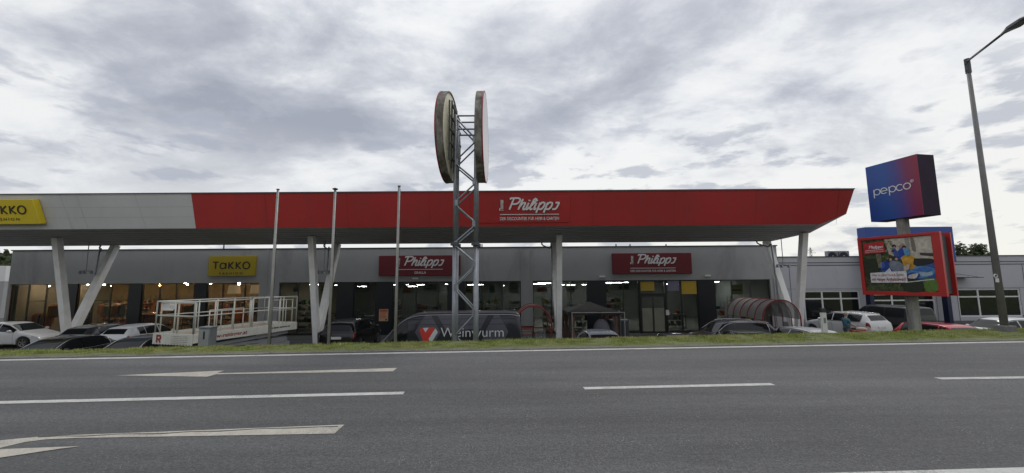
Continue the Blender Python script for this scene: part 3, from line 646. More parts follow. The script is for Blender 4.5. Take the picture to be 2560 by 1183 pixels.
# hanging lamp bars
proto = None
for px, y0, lab in ((215, 24.6, 'spotlight bar hanging from the canopy between the leftmost pair of columns'), (810, 24.6, 'spotlight bar hanging from the canopy behind the second flagpole'), (1958, 24.4, 'spotlight bar hanging below the right end of the canopy')):
    c = P(px, 678 if px < 1000 else 662, y0); zt_ = soff(y0)
    t = thing('hanging_spotlight', lab, 'lamp', (c.x, y0, c.z), group='spotlight bars under the canopy')
    mb = MB(); mb.tube((0, 0, 0), (0, 0, zt_-c.z), .022, n=6); mb.build('rod', M_galv, t)
    mb = MB(); mb.tube((-.42, 0, .0), (.42, 0, .0), .025, n=6); mb.build('crossbar', M_galv, t)
    for s_ in (-.36, -.1, .34):
        h = MB(); h.lathe([(0, 0), (.06, .0), (.10, -.12), (.10, -.15), (0, -.15)], (s_, 0, -.02), 12); h.build('lamp_head', M_galv, t)
# canopy signs
th = .22; a = P(1195, 490, YT); 
sl_ = Vector((0, YT-YF, zt-zf)).normalized()
can_n = Vector((0, -(zt-zf), YT-YF)).normalized()
def fpt(px, py):  # point on the inclined front face
    d = ray(px, py); o0 = Vector((0, 0, CAMZ)); q0 = Vector((0, YF, zf)); t = (q0-o0).dot(can_n)/d.dot(can_n); return o0+d*t
def can_board(name, label, pa, pb, m, th, letters, lm, slantl=0, slantr=0):
    p0 = fpt(*pa); p1 = fpt(*pb); O = Vector((p0.x, p1.y, p1.z)); W_ = p1.x-p0.x; H_ = (p0-p1-Vector((p0.x-p1.x, 0, 0))).length
    pl = Plane(O+can_n*.02, UX, can_n, sl_); t = thing(name, label, 'sign', tuple(O), world=True)
    mb = MB(); mb.prism([pl(0, 0), pl(W_+slantr, 0), pl(W_, H_), pl(0, H_)], can_n*th); mb.build('panel', m, t, bevel=.02)
    pl2 = Plane(O+can_n*(.02+th), UX, can_n, sl_); l_ = MB(); letters(l_, pl2, W_, H_); l_.build('lettering', lm, t)
def l3(mb, pl, w_, h_):
    script_logo(mb, pl, .335*w_, .50*h_, .545*w_, dep=.04); mb.box
    mb.prism([pl(.29*w_, .305*h_, .02), pl(.89*w_, .305*h_, .02), pl(.89*w_, .33*h_, .02), pl(.29*w_, .33*h_, .02)], pl.N*.01)
    text(mb, pl, 'DER DISCOUNTER FÜR HEIM & GARTEN', .29*w_, .10*h_, .12*h_, off=.008, depth=.02, width=.60*w_)
can_board('canopy_sign', 'large white script logo on a red panel fixed to the canopy front', (1178, 492), (1424, 556), M_fred, .015, l3, M_letter)
can_board('canopy_sign', 'yellow TAKKO FASHION box sign cut off at the left end of the canopy', (-56, 499), (108, 559), M_yellow, .30, lambda mb, pl, w_, h_: takko(mb, pl, .19*w_, .42*h_, .70*w_), M_black, 0, .22)

# ================================================================== CARS
def cat(arr, t):
    ts = [a[0] for a in arr]; t = max(ts[0], min(ts[-1], t)); i = max(0, min(len(ts)-2, np.searchsorted(ts, t)-1)); i = int(i)
    p1, p2 = arr[i], arr[i+1]; u = (t-p1[0])/(p2[0]-p1[0]); u = max(0, min(1, u)); out = []
    p0 = arr[max(0, i-1)]; p3 = arr[min(len(arr)-1, i+2)]
    for c in range(1, len(p1)):
        h = p2[0]-p1[0]; m1 = (p2[c]-p0[c])/max(1e-6, p2[0]-p0[0])*h; m2 = (p3[c]-p1[c])/max(1e-6, p3[0]-p1[0])*h
        s1 = p2[c]-p1[c]
        if s1 == 0: m1 = m2 = 0
        else:
            m1 = 0 if m1*s1 < 0 else math.copysign(min(abs(m1), 2.6*abs(s1)), m1); m2 = 0 if m2*s1 < 0 else math.copysign(min(abs(m2), 2.6*abs(s1)), m2)
        out.append((2*u**3-3*u*u+1)*p1[c]+(u**3-2*u*u+u)*m1+(-2*u**3+3*u*u)*p2[c]+(u**3-u*u)*m2)
    return out
# t, z top, z belt, width factor, top width factor   (t from the front bumper)
PROF = {
 'hatch': [(0,.50,.46,.66,.50),(.02,.66,.60,.80,.62),(.07,.76,.70,.91,.72),(.17,.88,.82,.97,.78),(.255,.97,.90,.99,.80),(.33,1.17,.92,1,.74),(.42,1.40,.93,1,.68),(.52,1.475,.94,1,.665),(.66,1.48,.96,1,.655),(.80,1.43,.99,1,.645),(.89,1.34,1.02,.985,.64),(.945,1.13,1.01,.965,.68),(.975,.97,.93,.94,.74),(.99,.82,.76,.91,.74),(1,.52,.47,.84,.62)],
 'wagon': [(0,.50,.46,.66,.50),(.02,.66,.60,.80,.62),(.07,.76,.70,.91,.72),(.17,.87,.82,.97,.78),(.26,.96,.90,.99,.80),(.33,1.16,.92,1,.74),(.41,1.38,.93,1,.68),(.50,1.46,.94,1,.665),(.66,1.47,.96,1,.655),(.82,1.44,.98,1,.645),(.91,1.38,1.0,.985,.64),(.955,1.16,1.0,.965,.68),(.98,.99,.94,.94,.74),(.992,.82,.76,.91,.74),(1,.52,.47,.84,.62)],
 'sedan': [(0,.50,.46,.66,.50),(.02,.65,.60,.80,.62),(.07,.75,.70,.91,.72),(.17,.86,.81,.97,.78),(.27,.95,.89,.99,.80),(.35,1.18,.91,1,.73),(.43,1.37,.92,1,.67),(.53,1.44,.93,1,.655),(.66,1.43,.95,1,.65),(.76,1.34,.97,1,.65),(.85,1.10,.98,.985,.72),(.90,1.03,.97,.97,.78),(.97,1.0,.94,.93,.78),(.99,.88,.80,.9,.74),(1,.52,.47,.84,.62)],
 'suv': [(0,.58,.54,.70,.56),(.02,.80,.74,.84,.68),(.07,.92,.86,.93,.76),(.17,1.02,.96,.98,.82),(.25,1.10,1.03,.99,.82),(.32,1.32,1.04,1,.77),(.40,1.57,1.05,1,.715),(.50,1.655,1.06,1,.70),(.66,1.66,1.08,1,.695),(.82,1.61,1.11,1,.685),(.91,1.52,1.14,.985,.68),(.955,1.28,1.13,.97,.72),(.98,1.08,1.04,.95,.78),(.992,.92,.86,.92,.76),(1,.60,.55,.86,.66)],
 'mpv': [(0,.60,.56,.78,.62),(.02,.86,.80,.88,.74),(.06,1.02,.96,.94,.80),(.13,1.14,1.08,.98,.84),(.19,1.34,1.12,.99,.82),(.27,1.68,1.13,1,.79),(.35,1.90,1.14,1,.77),(.5,1.95,1.14,1,.765),(.75,1.95,1.15,1,.765),(.92,1.92,1.16,.995,.76),(.965,1.84,1.16,.985,.76),(.985,1.45,1.14,.975,.80),(.993,1.05,1.0,.96,.84),(1,.62,.56,.92,.78)],
 'van': [(0,.62,.58,.78,.62),(.015,.95,.88,.88,.74),(.05,1.12,1.06,.94,.80),(.10,1.24,1.20,.98,.84),(.15,1.50,1.25,.99,.82),(.22,2.02,1.27,1,.80),(.29,2.36,1.30,1,.80),(.38,2.50,1.30,1,.80),(.6,2.52,1.30,1,.80),(.90,2.51,1.30,1,.80),(.965,2.46,1.30,.995,.79),(.985,2.30,1.30,.99,.79),(.993,1.6,1.25,.98,.84),(1,.60,.55,.95,.80)],
}
GL = {'hatch': dict(ws=(.27,.405), rw=(.895,.953), side=[(.30,.50),(.515,.70),(.71,.80)], wb=(.18,.80)), 'wagon': dict(ws=(.275,.40), rw=(.915,.965), side=[(.305,.49),(.505,.68),(.695,.87)], wb=(.18,.79)),
      'sedan': dict(ws=(.285,.42), rw=(.765,.845), side=[(.32,.51),(.525,.70),(.71,.775)], wb=(.18,.79)), 'suv': dict(ws=(.265,.385), rw=(.915,.965), side=[(.295,.48),(.495,.68),(.695,.86)], wb=(.175,.79)),
      'mpv': dict(ws=(.14,.30), rw=(.967,.986), side=[(.19,.36),(.375,.63),(.645,.90)], wb=(.17,.80)), 'van': dict(ws=(.11,.245), rw=(.987,.9915), side=[(.155,.295)], wb=(.15,.79))}
def make_car(style, label, color, L=4.3, W=1.8, H=None, loc=(0,0,0), heading=0, group='cars parked on the lot below the road', cat_='car', rails=False, cname='parked_car', rough=.25, chrome_line=False, metal=.3):
    pr = PROF[style]; gl = GL[style]; hs = 1 if H is None else H/max(p[1] for p in pr)
    rw_ = .33 if style not in ('van',) else .35
    if style in ('suv',): rw_ = .36
    wf, wr = gl['wb'][0]*L, gl['wb'][1]*L; sill = .24 if style != 'suv' else .30
    def sect(t):
        zt_, zb_, wf_, wt_ = cat(pr, t); x = t*L; zb0 = sill
        for wc in (wf, wr):
            ar = rw_+.07; dxx = abs(x-wc)
            if dxx < ar: zb0 = max(zb0, rw_*.98+math.sqrt(ar*ar-dxx*dxx)-.02)
        zt_ *= hs; zb_ *= hs; zb0 = min(zb0, zb_-.05); h = W/2
        tall = max(0., min(1., (zt_-zb_-.05)/.3)); ez = zb_+(zt_-zb_)*(.90+.02*tall); zm = min(max(.62*hs, zb0+.03), zb_-.02)
        return [(h*wf_*.94, zb0), (h*wf_*.985, zb0+(zm-zb0)*.35), (h*wf_, zm), (h*wf_*.965, zb_), (h*(wt_*.96+.04*wf_)*(wf_**.5), ez), (h*wt_*.72*(wf_**.5), zt_-(zt_-ez)*.25), (0, zt_)]
    def S(t, v, off=0.0, sg=1):
        sc_ = sect(t); i = int(min(5, max(0, math.floor(v)))); u = v-i
        if i in (3,):  y_ = sc_[3][0]+(sc_[4][0]-sc_[3][0])*u; z_ = sc_[3][1]+(sc_[4][1]-sc_[3][1])*u; y_ += .025*math.sin(math.pi*u)*min(1, abs(sc_[4][1]-sc_[3][1])/.3)
        else:
            p0 = sc_[max(0, i-1)] if i not in (4,) else sc_[3]; p3 = sc_[min(6, i+2)] if i != 2 else sc_[4]
            if i == 5: p3 = (-sc_[5][0], sc_[5][1])
            p1, p2 = sc_[i], sc_[i+1]
            k = .5
            f = lambda c: .5*((2*p1[c])+(-p0[c]+p2[c])*u+(2*p0[c]-5*p1[c]+4*p2[c]-p3[c])*u*u+(-p0[c]+3*p1[c]-3*p2[c]+p3[c])*u**3)
            y_, z_ = f(0), f(1)
            if i == 4: # keep roof edge crisp but smooth
                y_ = p1[0]+(p2[0]-p1[0])*u; z_ = p1[1]+(p2[1]-p1[1])*(1-(1-u)**1.6)
        return Vector((L/2-t*L, sg*y_, z_))
    def So(t, v, off, sg=1):
        p = S(t, v, 0, sg)
        if not off: return p
        e = .004; a = S(min(1, t+e), v, 0, sg)-S(max(0, t-e), v, 0, sg); b = S(t, min(6, v+.04), 0, sg)-S(t, max(0, v-.04), 0, sg)
        nn = a.cross(b)*(-sg)
        if nn.length < 1e-9: return p
        nn.normalize(); c = Vector((0, 0, .7*hs))
        if (p-c).dot(nn) < 0: nn = -nn
        return p+nn*off
    root = thing(cname, label, cat_, loc, heading, group)
    ts = sorted(set([round(x, 4) for x in np.linspace(0, 1, 56)]+[p[0] for p in pr]+[(wc+s_*(rw_+.07)*k)/L for wc in (wf, wr) for s_ in (-1, 1) for k in (.6, .85, .97, 1.0)])); ts = [t for t in ts if 0 <= t <= 1]
    vv = [0, .5, 1, 1.5, 2, 2.4, 2.75, 3, 3.25, 3.5, 3.75, 4, 4.15, 4.35, 4.65, 5, 5.5, 6]
    ring = []; nv = len(vv)
    vs = []
    for t in ts:
        for v in vv: vs.append(S(t, v))
        for v in vv[:-1][::-1]: vs.append(S(t, v, 0, -1))
    nr = 2*nv-1; fs = [(i*nr+k, i*nr+k+1, (i+1)*nr+k+1, (i+1)*nr+k) for i in range(len(ts)-1) for k in range(nr-1)]
    fs += [tuple(range(nr)), tuple(range((len(ts)-1)*nr, len(ts)*nr))[::-1]]
    body = MB().add(vs, fs); cm = mat('car_paint_%s_%d' % (style, int(sum(color)*9999)), color, rough, metal, var=.03, coat=.35, spec=.35)
    body = body.build('body', cm, root, smooth=True)
    def patch(mb, t0, t1, v0, v1, off, sides=(1, -1), nt_=8, nv_=5, tv=None):
        for sg in sides:
            vs_ = []
            for i in range(nt_+1):
                for j in range(nv_+1):
                    a_, b_ = i/nt_, j/nv_; t = t0+(t1-t0)*a_; v = v0+(v1-v0)*b_
                    vs_.append(So(t, v, off, sg))
            mb.add(vs_, [(i*(nv_+1)+j, (i+1)*(nv_+1)+j, (i+1)*(nv_+1)+j+1, i*(nv_+1)+j+1) for i in range(nt_) for j in range(nv_)])
    def cpatch(mb, t0, t1, v0, off, nt_=8):   # across the centre line
        cols = [(v, 1) for v in np.linspace(v0, 6, 7)]+[(v, -1) for v in np.linspace(6, v0, 7)[1:]]; m = len(cols)
        vs_ = [So(t0+(t1-t0)*i/nt_, v, off, sg) for i in range(nt_+1) for v, sg in cols]
        mb.add(vs_, [(i*m+j, (i+1)*m+j, (i+1)*m+j+1, i*m+j+1) for i in range(nt_) for j in range(m-1)])
    m1 = MB(); cpatch(m1, gl['ws'][0], gl['ws'][1], 4.22, .012); m1.build('windscreen', M_cglass, root, smooth=True)
    if style != 'van': m1 = MB(); cpatch(m1, gl['rw'][0], gl['rw'][1], 4.25, .012); m1.build('rear_window', M_cglass, root, smooth=True)
    for sg in (1, -1):
        for a, b in gl['side']: m1 = MB(); patch(m1, a, b, 3.08, 3.90, .010, (sg,)); m1.build('side_window', M_cglass, root, smooth=True)
    if chrome_line or style in ('suv', 'wagon'):
        for sg in (1, -1):
            m1 = MB(); a, b = gl['side'][0][0], gl['side'][-1][1]
            m1.path([So(a+(b-a)*i/14, 3.98, .012, sg) for i in range(15)]+[So(b+.006, 3.5, .012, sg)]+[So(b-(b-a)*i/14, 3.03, .012, sg) for i in range(15)], .011, 5, closed=True); m1.build('window_trim', M_chrome if chrome_line else M_trim, root, smooth=True)
    tr = MB(); patch(tr, .03, .97, 0.02, .30, .008, nt_=40); tr.build('sill_trim', M_trim, root)
    sm = MB(); seams = [gl['side'][0][0]+.0, gl['side'][0][1]+.007]+([gl['side'][1][1]+.02] if len(gl['side']) > 1 else [])
    for t in seams: patch(sm, t-.0012, t+.0012, .35, 3.02, .004, nt_=1, nv_=8)
    sm.build('door_seam', M_trim, root)
    for sg in (1, -1):
        h = MB(); patch(h, .012, .085, 2.25, 2.95, .012, (sg,)); h.build('headlight', M_head, root, smooth=True)
        if style in ('mpv', 'van'): h = MB(); patch(h, .965, .993, 1.9, 2.95, .012, (sg,)); h.build('tail_light', M_tail, root, smooth=True)
        else: h = MB(); patch(h, .945, .99, 2.5, 3.02, .014, (sg,)); h.build('tail_light', M_tail, root, smooth=True)
        mr = MB(); t_m = gl['side'][0][0]+.03; p = S(t_m, 3.1, 0, sg); mr.ball((p.x, p.y+sg*.13, p.z+.06), (.07, .12, .085) if style != 'van' else (.07, .12, .17)); mr.box((p.x-.03, p.y-.02*sg, p.z), (p.x+.03, p.y+sg*.08, p.z+.03)); mr.build('mirror', cm if style != 'van' else M_trim, root, smooth=True)
        for a, b in gl['side'][:2]:
            hd = MB(); p = So(b-.02, 2.72, .02, sg); hd.box((p.x-.09, p.y-.015, p.z-.015), (p.x+.09, p.y+.015, p.z+.012)); hd.build('door_handle', cm, root)
        if rails:
            rl = MB(); rl.path([So(gl['ws'][1]+.05, 4.12, .01, sg)]+[So(gl['ws'][1]+.06+(gl['rw'][0]-gl['ws'][1]-.10)*i/8, 4.12, .05, sg) for i in range(9)]+[So(gl['rw'][0]-.02, 4.12, .01, sg)], .016, 6); rl.build('roof_rail', M_chrome, root, smooth=True)
    gr = MB(); zg = .50*hs; gr.box((L/2-.01, -W*.26, zg-.13), (L/2+.012, W*.26, zg+.02)); gr.build('grille', M_trim, root)
    pb = MB(); zp = {'sedan': .78, 'hatch': .70, 'wagon': .74, 'suv': .86, 'mpv': .95, 'van': .8}[style]*hs; xb = -L/2+ {'mpv': .02, 'van': .03}.get(style, .05)
    pb.box((-L/2-.02 if zp < .5 else xb-.05, -.26, zp-.06), (xb, .26, zp+.06)); pb.build('number_plate', M_plate, root)
    bp = MB(); bp.box((-L/2-.015, -W*.40, .30), (-L/2+.05, W*.40, .42)); bp.build('rear_bumper_trim', M_trim, root, bevel=.01)
    for wc in (wf, wr):
        for sg in (1, -1):
            cxx = L/2-wc; yy = sg*(W/2-.115); ty = MB(); r = rw_
            ty.lathe([(r*.62, -.10), (r*.93, -.10), (r, -.06), (r, .06), (r*.93, .10), (r*.62, .10)], (cxx, yy, r), 26, 'y'); ty = ty.build('tyre', M_rubber, root, smooth=True); ty.name = 'wheel'
            rm = MB(); rm.lathe([(0, .075*sg), (r*.12, .08*sg), (r*.14, .05*sg), (r*.56, .02*sg)], (cxx, yy, r), 20, 'y', 1); rm.lathe([(r*.56, .09*sg), (r*.64, .098*sg), (r*.66, .05*sg)], (cxx, yy, r), 26, 'y')
            for k in range(5):
                a = 2*math.pi*k/5+.3; rm.beam((cxx+r*.1*math.cos(a), yy+.075*sg, r+r*.1*math.sin(a)), (cxx+r*.6*math.cos(a), yy+.085*sg, r+r*.6*math.sin(a)), .055, .02, side=(-math.sin(a), 0, math.cos(a)))
            rm.build('rim', [M_rimm, M_trim], ty)
    return root, S, So, sect
W_ = (.62, .63, .64); K_ = (.012, .012, .014); 
AWAY = math.pi/2; TOW = -math.pi/2; LEFT = math.pi
make_car('hatch', 'white five door car parked side-on at the far left', W_, 4.5, 1.8, 1.47, (-30.0, 24.6, LOT), R(2), rough=.3, metal=0)
make_car('hatch', 'dark grey hatchback at the foot of the leftmost column, tail to the road', (.05, .055, .065), 4.2, 1.76, 1.5, (-23.0, 23.2, LOT), AWAY)
make_car('hatch', 'white hatchback with red tail lights, left of the lifting platform', W_, 4.1, 1.74, 1.5, (-20.7, 23.0, LOT), AWAY, rough=.3, metal=0)
make_car('sedan', 'black car nose to the road below the verge at far left', K_, 4.6, 1.82, 1.47, (-19.3, 17.5, LOT), TOW, chrome_line=True)
make_car('wagon', 'dark blue-grey estate with chrome trim, nose to the road beside the lifting platform', (.04, .048, .06), 4.6, 1.82, 1.47, (-15.9, 17.5, LOT), TOW, chrome_line=True)
make_car('suv', 'black SUV seen from behind between the second and third flagpoles', K_, 4.6, 1.88, 1.70, (-9.0, 23.1, LOT), AWAY)
make_car('hatch', 'silver car roof showing over the grass in front of the garden pavilion', (.30, .32, .36), 4.2, 1.78, 1.46, (4.0, 18.3, LOT), TOW)
make_car('suv', 'dark blue SUV with chrome window trim, side-on below the canopy', (.016, .02, .035), 4.35, 1.85, 1.70, (10.75, 20.4, LOT), LEFT+R(3), chrome_line=True, rails=True)
make_car('sedan', 'black car nose to the road in front of the dark blue SUV', K_, 4.5, 1.8, 1.53, (10.1, 17.2, LOT), TOW, chrome_line=True)
make_car('sedan', 'low black car roof just clearing the grass, left of the dark blue SUV', (.02, .02, .022), 4.5, 1.8, 1.38, (7.3, 17.6, LOT), TOW)
make_car('wagon', 'white car roof behind the white marker post', W_, 4.6, 1.82, 1.50, (13.5, 18.0, LOT), TOW, rough=.3, metal=0)
make_car('wagon', 'white estate crossover parked tail outwards beside the person', W_, 4.6, 1.84, 1.62, (21.6, 26.6, LOT), AWAY+R(12), rails=True, rough=.3, metal=0)
make_car('mpv', 'dark grey passenger van parked behind the billboard pole', (.035, .042, .045), 4.9, 1.9, 1.96, (25.7, 27.9, LOT), AWAY+R(3), cname='minivan', cat_='van')
make_car('wagon', 'red car parked behind the concrete billboard pole', (.42, .012, .02), 4.5, 1.82, 1.60, (20.4, 18.9, LOT), TOW, rough=.2)
make_car('suv', 'white car side-on behind the street lamp post', W_, 4.5, 1.82, 1.62, (26.0, 21.6, LOT), LEFT-R(3), rough=.3, metal=0)
make_car('sedan', 'black car cut off at the right edge near the grey building', K_, 4.6, 1.82, 1.55, (36.5, 27.4, LOT), LEFT)
# ---- the big van with lettering
van, Sv, So_, sectv = make_car('van', 'high roofed dark grey panel van with large white lettering, behind the lattice tower', (.020, .021, .03), 6.3, 2.04, 2.52, (-2.75, 16.6, LOT), LEFT, cname='panel_van', cat_='van', group=None, rough=.3)
for sg in (1, -1):
    m1 = MB(); m1.path([So_(.09+.885*i/40, 4.0, .006, sg) for i in range(41)], .016, 6); m1.build('roofline_glint', mat('glint_grey', (.30, .30, .33), .3, .4), van, smooth=True)  # light grey tube puts the roofline's light reflection into the shape
# graphics wrap follows the flank nearest the road (local +y side after turning)
M_vg1 = mat('wrap_grey', (.062, .062, .085), .35); M_vg2 = mat('wrap_black', (.009, .009, .016), .35); M_vr = mat('wrap_red', (.55, .03, .02), .4); M_vw = mat('wrap_white', (.55, .57, .6), .4)
def flank(px, py, off):     # image-measured point -> flank surface of the van
    Yl = 16.6-1.02; q = P(px, py, Yl+.03); t = (q.x-(-2.75)+3.15)/6.3   # t from front (front is at -x)
    z = q.z-LOT; sc_ = sectv(max(0.0, min(1, t)))
    # invert v
    lo, hi = 0.0, 4.0
    for _ in range(22):
        m = (lo+hi)/2
        if Sv(t, m).z < z: lo = m
        else: hi = m
    return So_(t, lo, off, 1)
def wrap(poly, m, off, name):
    # triangulate densely: bands between polygon edges by clipping on a grid of px columns
    mb = MB(); xs_ = [p[0] for p in poly]; x0, x1 = min(xs_), max(xs_); n_ = max(4, int((x1-x0)/4)); n_ = min(n_, 60)
    def span(x):
        ys = []
        for i in range(len(poly)):
            (xa, ya), (xb, yb) = poly[i], poly[(i+1) % len(poly)]
            if (xa <= x < xb) or (xb <= x < xa): ys.append(ya+(yb-ya)*(x-xa)/(xb-xa))
        return sorted(ys)
    cols = sorted(set([x0+1e-3+(x1-x0-2e-3)*i/n_ for i in range(n_+1)]+[x+1e-3 for x in xs_ if x < x1]+[x-1e-3 for x in xs_ if x > x0])); prev = None
    for x in cols:
        sp = span(x)
        if len(sp) >= 2:
            cur = [(x, sp[0]+(sp[-1]-sp[0])*k/5) for k in range(6)]
            if prev: 
                vs = [flank(*p, off) for p in prev]+[flank(*p, off) for p in cur]; mb.add(vs, [(k, k+1, 7+k, 6+k) for k in range(5)])
            prev = cur
    return mb.build(name, m, van, smooth=True, norm=False)
def cv(x, y): return (940+x*380/2560, 760+y*120/808)   # from the close-up
def wp(l): return [cv(*p) for p in l]
hexa = wp([(650,490),(830,180),(900,180),(1040,490),(930,720),(740,720)])
wrap(wp([(650,480),(825,180),(905,180),(1085,480),(960,700),(780,700)]), M_vg1, .004, 'graphic')
wrap(wp([(905,180),(1000,180),(1180,470),(1085,470)]), M_vg2, .005, 'graphic')
wrap(wp([(1010,180),(1480,180),(1320,430),(1190,470)]), M_vg1, .006, 'graphic')
wrap(wp([(1480,180),(1890,170),(1760,420),(1340,440)]), M_vg1, .006, 'graphic')
wrap(wp([(1895,170),(2000,170),(1850,430),(1745,430)]), M_vg2, .005, 'graphic')
wrap(wp([(2005,165),(2060,165),(2230,470),(2120,690),(1760,690),(1850,440)]), M_vg1, .004, 'graphic')
wrap(wp([(725,450),(760,405),(985,400),(880,650),(800,650)]), M_vr, .010, 'emblem')
wrap(wp([(785,408),(880,405),(830,485)]), M_vw, .014, 'emblem')
wrap(wp([(885,590),(995,412),(1040,480),(940,640),(905,640)]), M_vw, .014, 'emblem')
for y_ in (255, 345):   # pressed body lines
    wrap(wp([(420,y_+8),(2350,y_-8),(2350,y_-1),(420,y_+15)]), M_vg2, .016, 'body_line')
tm = MB(); pa = flank(*cv(1085, 560), .018); pb_ = flank(*cv(2150, 553), .018); 
cap = flank(*cv(1085, 405), .018)
tx = MB(); pl = Plane((0, 0, 0), (1, 0, 0), (0, 0, 1), (0, 1, 0))
text(tx, pl, 'Weinwurm', 0, 0, .7, width=1.0, off=-.008)
ys = [v[1] for v in tx.v]; H_ = max(ys); out = []
for (a, b, c) in tx.v:
    u = a; p = pa.lerp(pb_, u); k = b/H_
    lo = pa.lerp(pb_, u); zz = lo.z+(cap.z-pa.z)*k
    yy = lo.y+(cap.y-pa.y)*k+.012; out.append((p.x, yy, zz))
tx.v = out; tx.build('lettering', M_vw, van, norm=False)

# ================================================================== LIFTING PLATFORM
pt = thing('scissor_lift', 'white scissor lift platform with railings, red R and web address on its sides', 'work platform', (-11.75, 15.0, LOT), 0)
pt.rotation_euler = (0, 0, R(-17)+math.pi/2)   # local +x = long axis away from road, local +y = left
LX, LY = 4.7, 2.0; Mp = mat('platform_white', (.62, .62, .57), .5, var=.1, vscale=3, dirt=(.42, .33, .2), dscale=2.5, dth=(.6, .8)); Mg_ = mat('platform_grey', (.27, .28, .30), .6)
zd = 1.72; zr_ = 3.02
mb = MB(); mb.box((0, .02, zd-.06), (LX, LY-.02, zd)); mb.build('deck', mat('deck_plate', (.38, .32, .24), .8), pt)
mb = MB(); mb.box((0, -.03, zd-.22), (LX, 0.02, zd+.12)); mb.box((0, LY-.02, zd-.22), (LX, LY+.03, zd+.12)); mb.box((-.05, -.03, zd-.30), (-.01, LY+.03, zd+.12)); mb.box((LX, -.03, zd-.22), (LX+.04, LY+.03, zd+.12)); mb.build('side_panel', Mp, pt, bevel=.01)
rl = MB()
def rail_seg(p, q, n_, zt_=zr_, mid=True, r=.026):
    p = Vector(p); q = Vector(q)
    rl.tube(p+Vector((0, 0, zt_)), q+Vector((0, 0, zt_)), r)
    if mid: rl.tube(p+Vector((0, 0, (zt_+zd)/2+.12)), q+Vector((0, 0, (zt_+zd)/2+.12)), r*.8)
    for i in range(n_+1):
        a = p.lerp(q, i/n_); rl.tube(a+Vector((0, 0, zd+.1)), a+Vector((0, 0, zt_)), r)
rail_seg((0, 0, 0), (0, LY, 0), 2); rail_seg((0, 0, 0), (2.3, 0, 0), 3); rail_seg((2.38, 0, 0), (LX, 0, 0), 3, zr_+.03); rail_seg((0, LY, 0), (LX, LY, 0), 6); rail_seg((LX, 0, 0), (LX, LY, 0), 2)
rail_seg((.1, .07, 0), (.1, LY-.1, 0), 2, zr_-.06); rail_seg((.6, .06, 0), (2.0, .06, 0), 3, zr_-.35, False, .02); rail_seg((3.4, .06, 0), (4.5, .06, 0), 3, zr_-.1, True, .02)
rl.build('railing', Mp, pt, smooth=True)
mb = MB(); mb.box((.1, LY-.5, zr_-.32), (.35, LY-.1, zr_-.1)); mb.box((.02, LY-.75, zr_-.35), (.1, LY-.2, zr_-.28)); mb.build('control_box', M_white, pt, bevel=.02)
sc_ = MB()
for k in range(4):
    z = zd-.36-k*.17; d = .05 if k % 2 else -.05
    for y in (.14+.06*(k % 2), LY-.2): sc_.beam((.15, y, z+d), (LX-.35, y, z-d), .06, .13, side=(0, 1, 0))
for x in (.2, LX/2, LX-.4): sc_.tube((x, .1, zd-.6), (x, LY-.1, zd-.6), .04)
sc_.build('scissor_arm', Mg_, pt)
ch = MB(); ch.box((.1, .1, .45), (LX-.2, LY-.1, .98)); ch.build('chassis', Mg_, pt, bevel=.03)
for x in (.9, LX-1.0):
    for y in (.1, LY-.1):
        wv = MB(); wv.lathe([(0, -.14), (.38, -.14), (.45, -.08), (.45, .08), (.38, .14), (0, .14)], (x, y, .45), 22, 'y'); wv.build('wheel', M_rubber, pt, smooth=True)
for x in (.3, LX-.5):
    w_ = MB(); w_.beam((x, -.02, .7), (x, -.35, .08), .08, .08); w_.lathe([(0, 0), (.14, 0), (.14, .05), (0, .05)], (x, -.35, 0), 12); w_.build('outrigger', Mg_, pt)
mk = MB(); pl = Plane((-.051, LY, zd-.30), (0, -1, 0), (-1, 0, 0))
for st, cl in (([(.0,0),(.0,1),(.62,1),(.72,.85),(.72,.6),(.6,.48),(.1,.48)], 0), ([(.4,.45),(.75,0)], 0)): stroke(mk, pl, st, .06, .22, .07, .26, depth=.006+.001*len(st))
mk.build('emblem', M_signred, pt)
t2 = MB()
for i in range(5):
    for j in range(11):
        a_ = 1.0+j*.075+.01*(i % 2); t2.box((-.055, LY-a_, zd-.25+.065*i), (-.052, LY-a_-random.uniform(.03, .065), zd-.225+.065*i))
t2.build('small_print', mat('print_grey', (.3, .28, .27), .6), pt)
t3 = MB()
for j in range(13): t3.box((-.056, .02+j*.155, zd-.30), (-.053, .09+j*.155, zd-.275))
t3.build('hazard_stripe', M_black, pt)
t4 = MB(); pl = Plane((.15, -.031, zd-.12), (1, 0, 0), (0, -1, 0)); text(t4, pl, 'www.w-reitinger.at', .15, 0, .15, depth=.004, width=1.85, off=.02); t4.build('lettering', M_signred, pt)
t5 = MB(); text(t5, pl, 'IHR TECHNIKER', 3.05, 0.03, .10, depth=.004, width=1.1, off=.02); 
t5 = MB()
for j in range(12): t5.box((3.35+j*.085, -.036, zd-.06), (3.35+j*.085+random.uniform(.04, .07), -.0325, zd-.0))
t5.build('small_print', M_black, pt)
# grey cabinet on the slope
c = P(521, 817, 12.4); mb = MB(); X = c.x; t = thing('utility_cabinet', 'grey metal utility cabinet standing in front of the lifting platform', 'cabinet', (X, 12.4, -1.1), world=True)
mb = MB(); mb.box((X-.17, 12.25, -1.1), (X+.17, 12.55, c.z-.03)); mb.build('body', M_galv, t, bevel=.01)
mb = MB(); mb.box((X-.19, 12.23, c.z-.03), (X+.19, 12.57, c.z+.01)); mb.build('lid', M_galv, t, bevel=.008)
mb = MB(); mb.box((X-.145, 12.238, -.8), (X+.145, 12.2485, c.z-.07)); mb.build('door', mat('cab_door', (.3, .31, .33), .5), t)
mb = MB(); mb.box((X-.01, 12.225, c.z-.35), (X+.03, 12.237, c.z-.12)); mb.build('handle', M_dark, t)
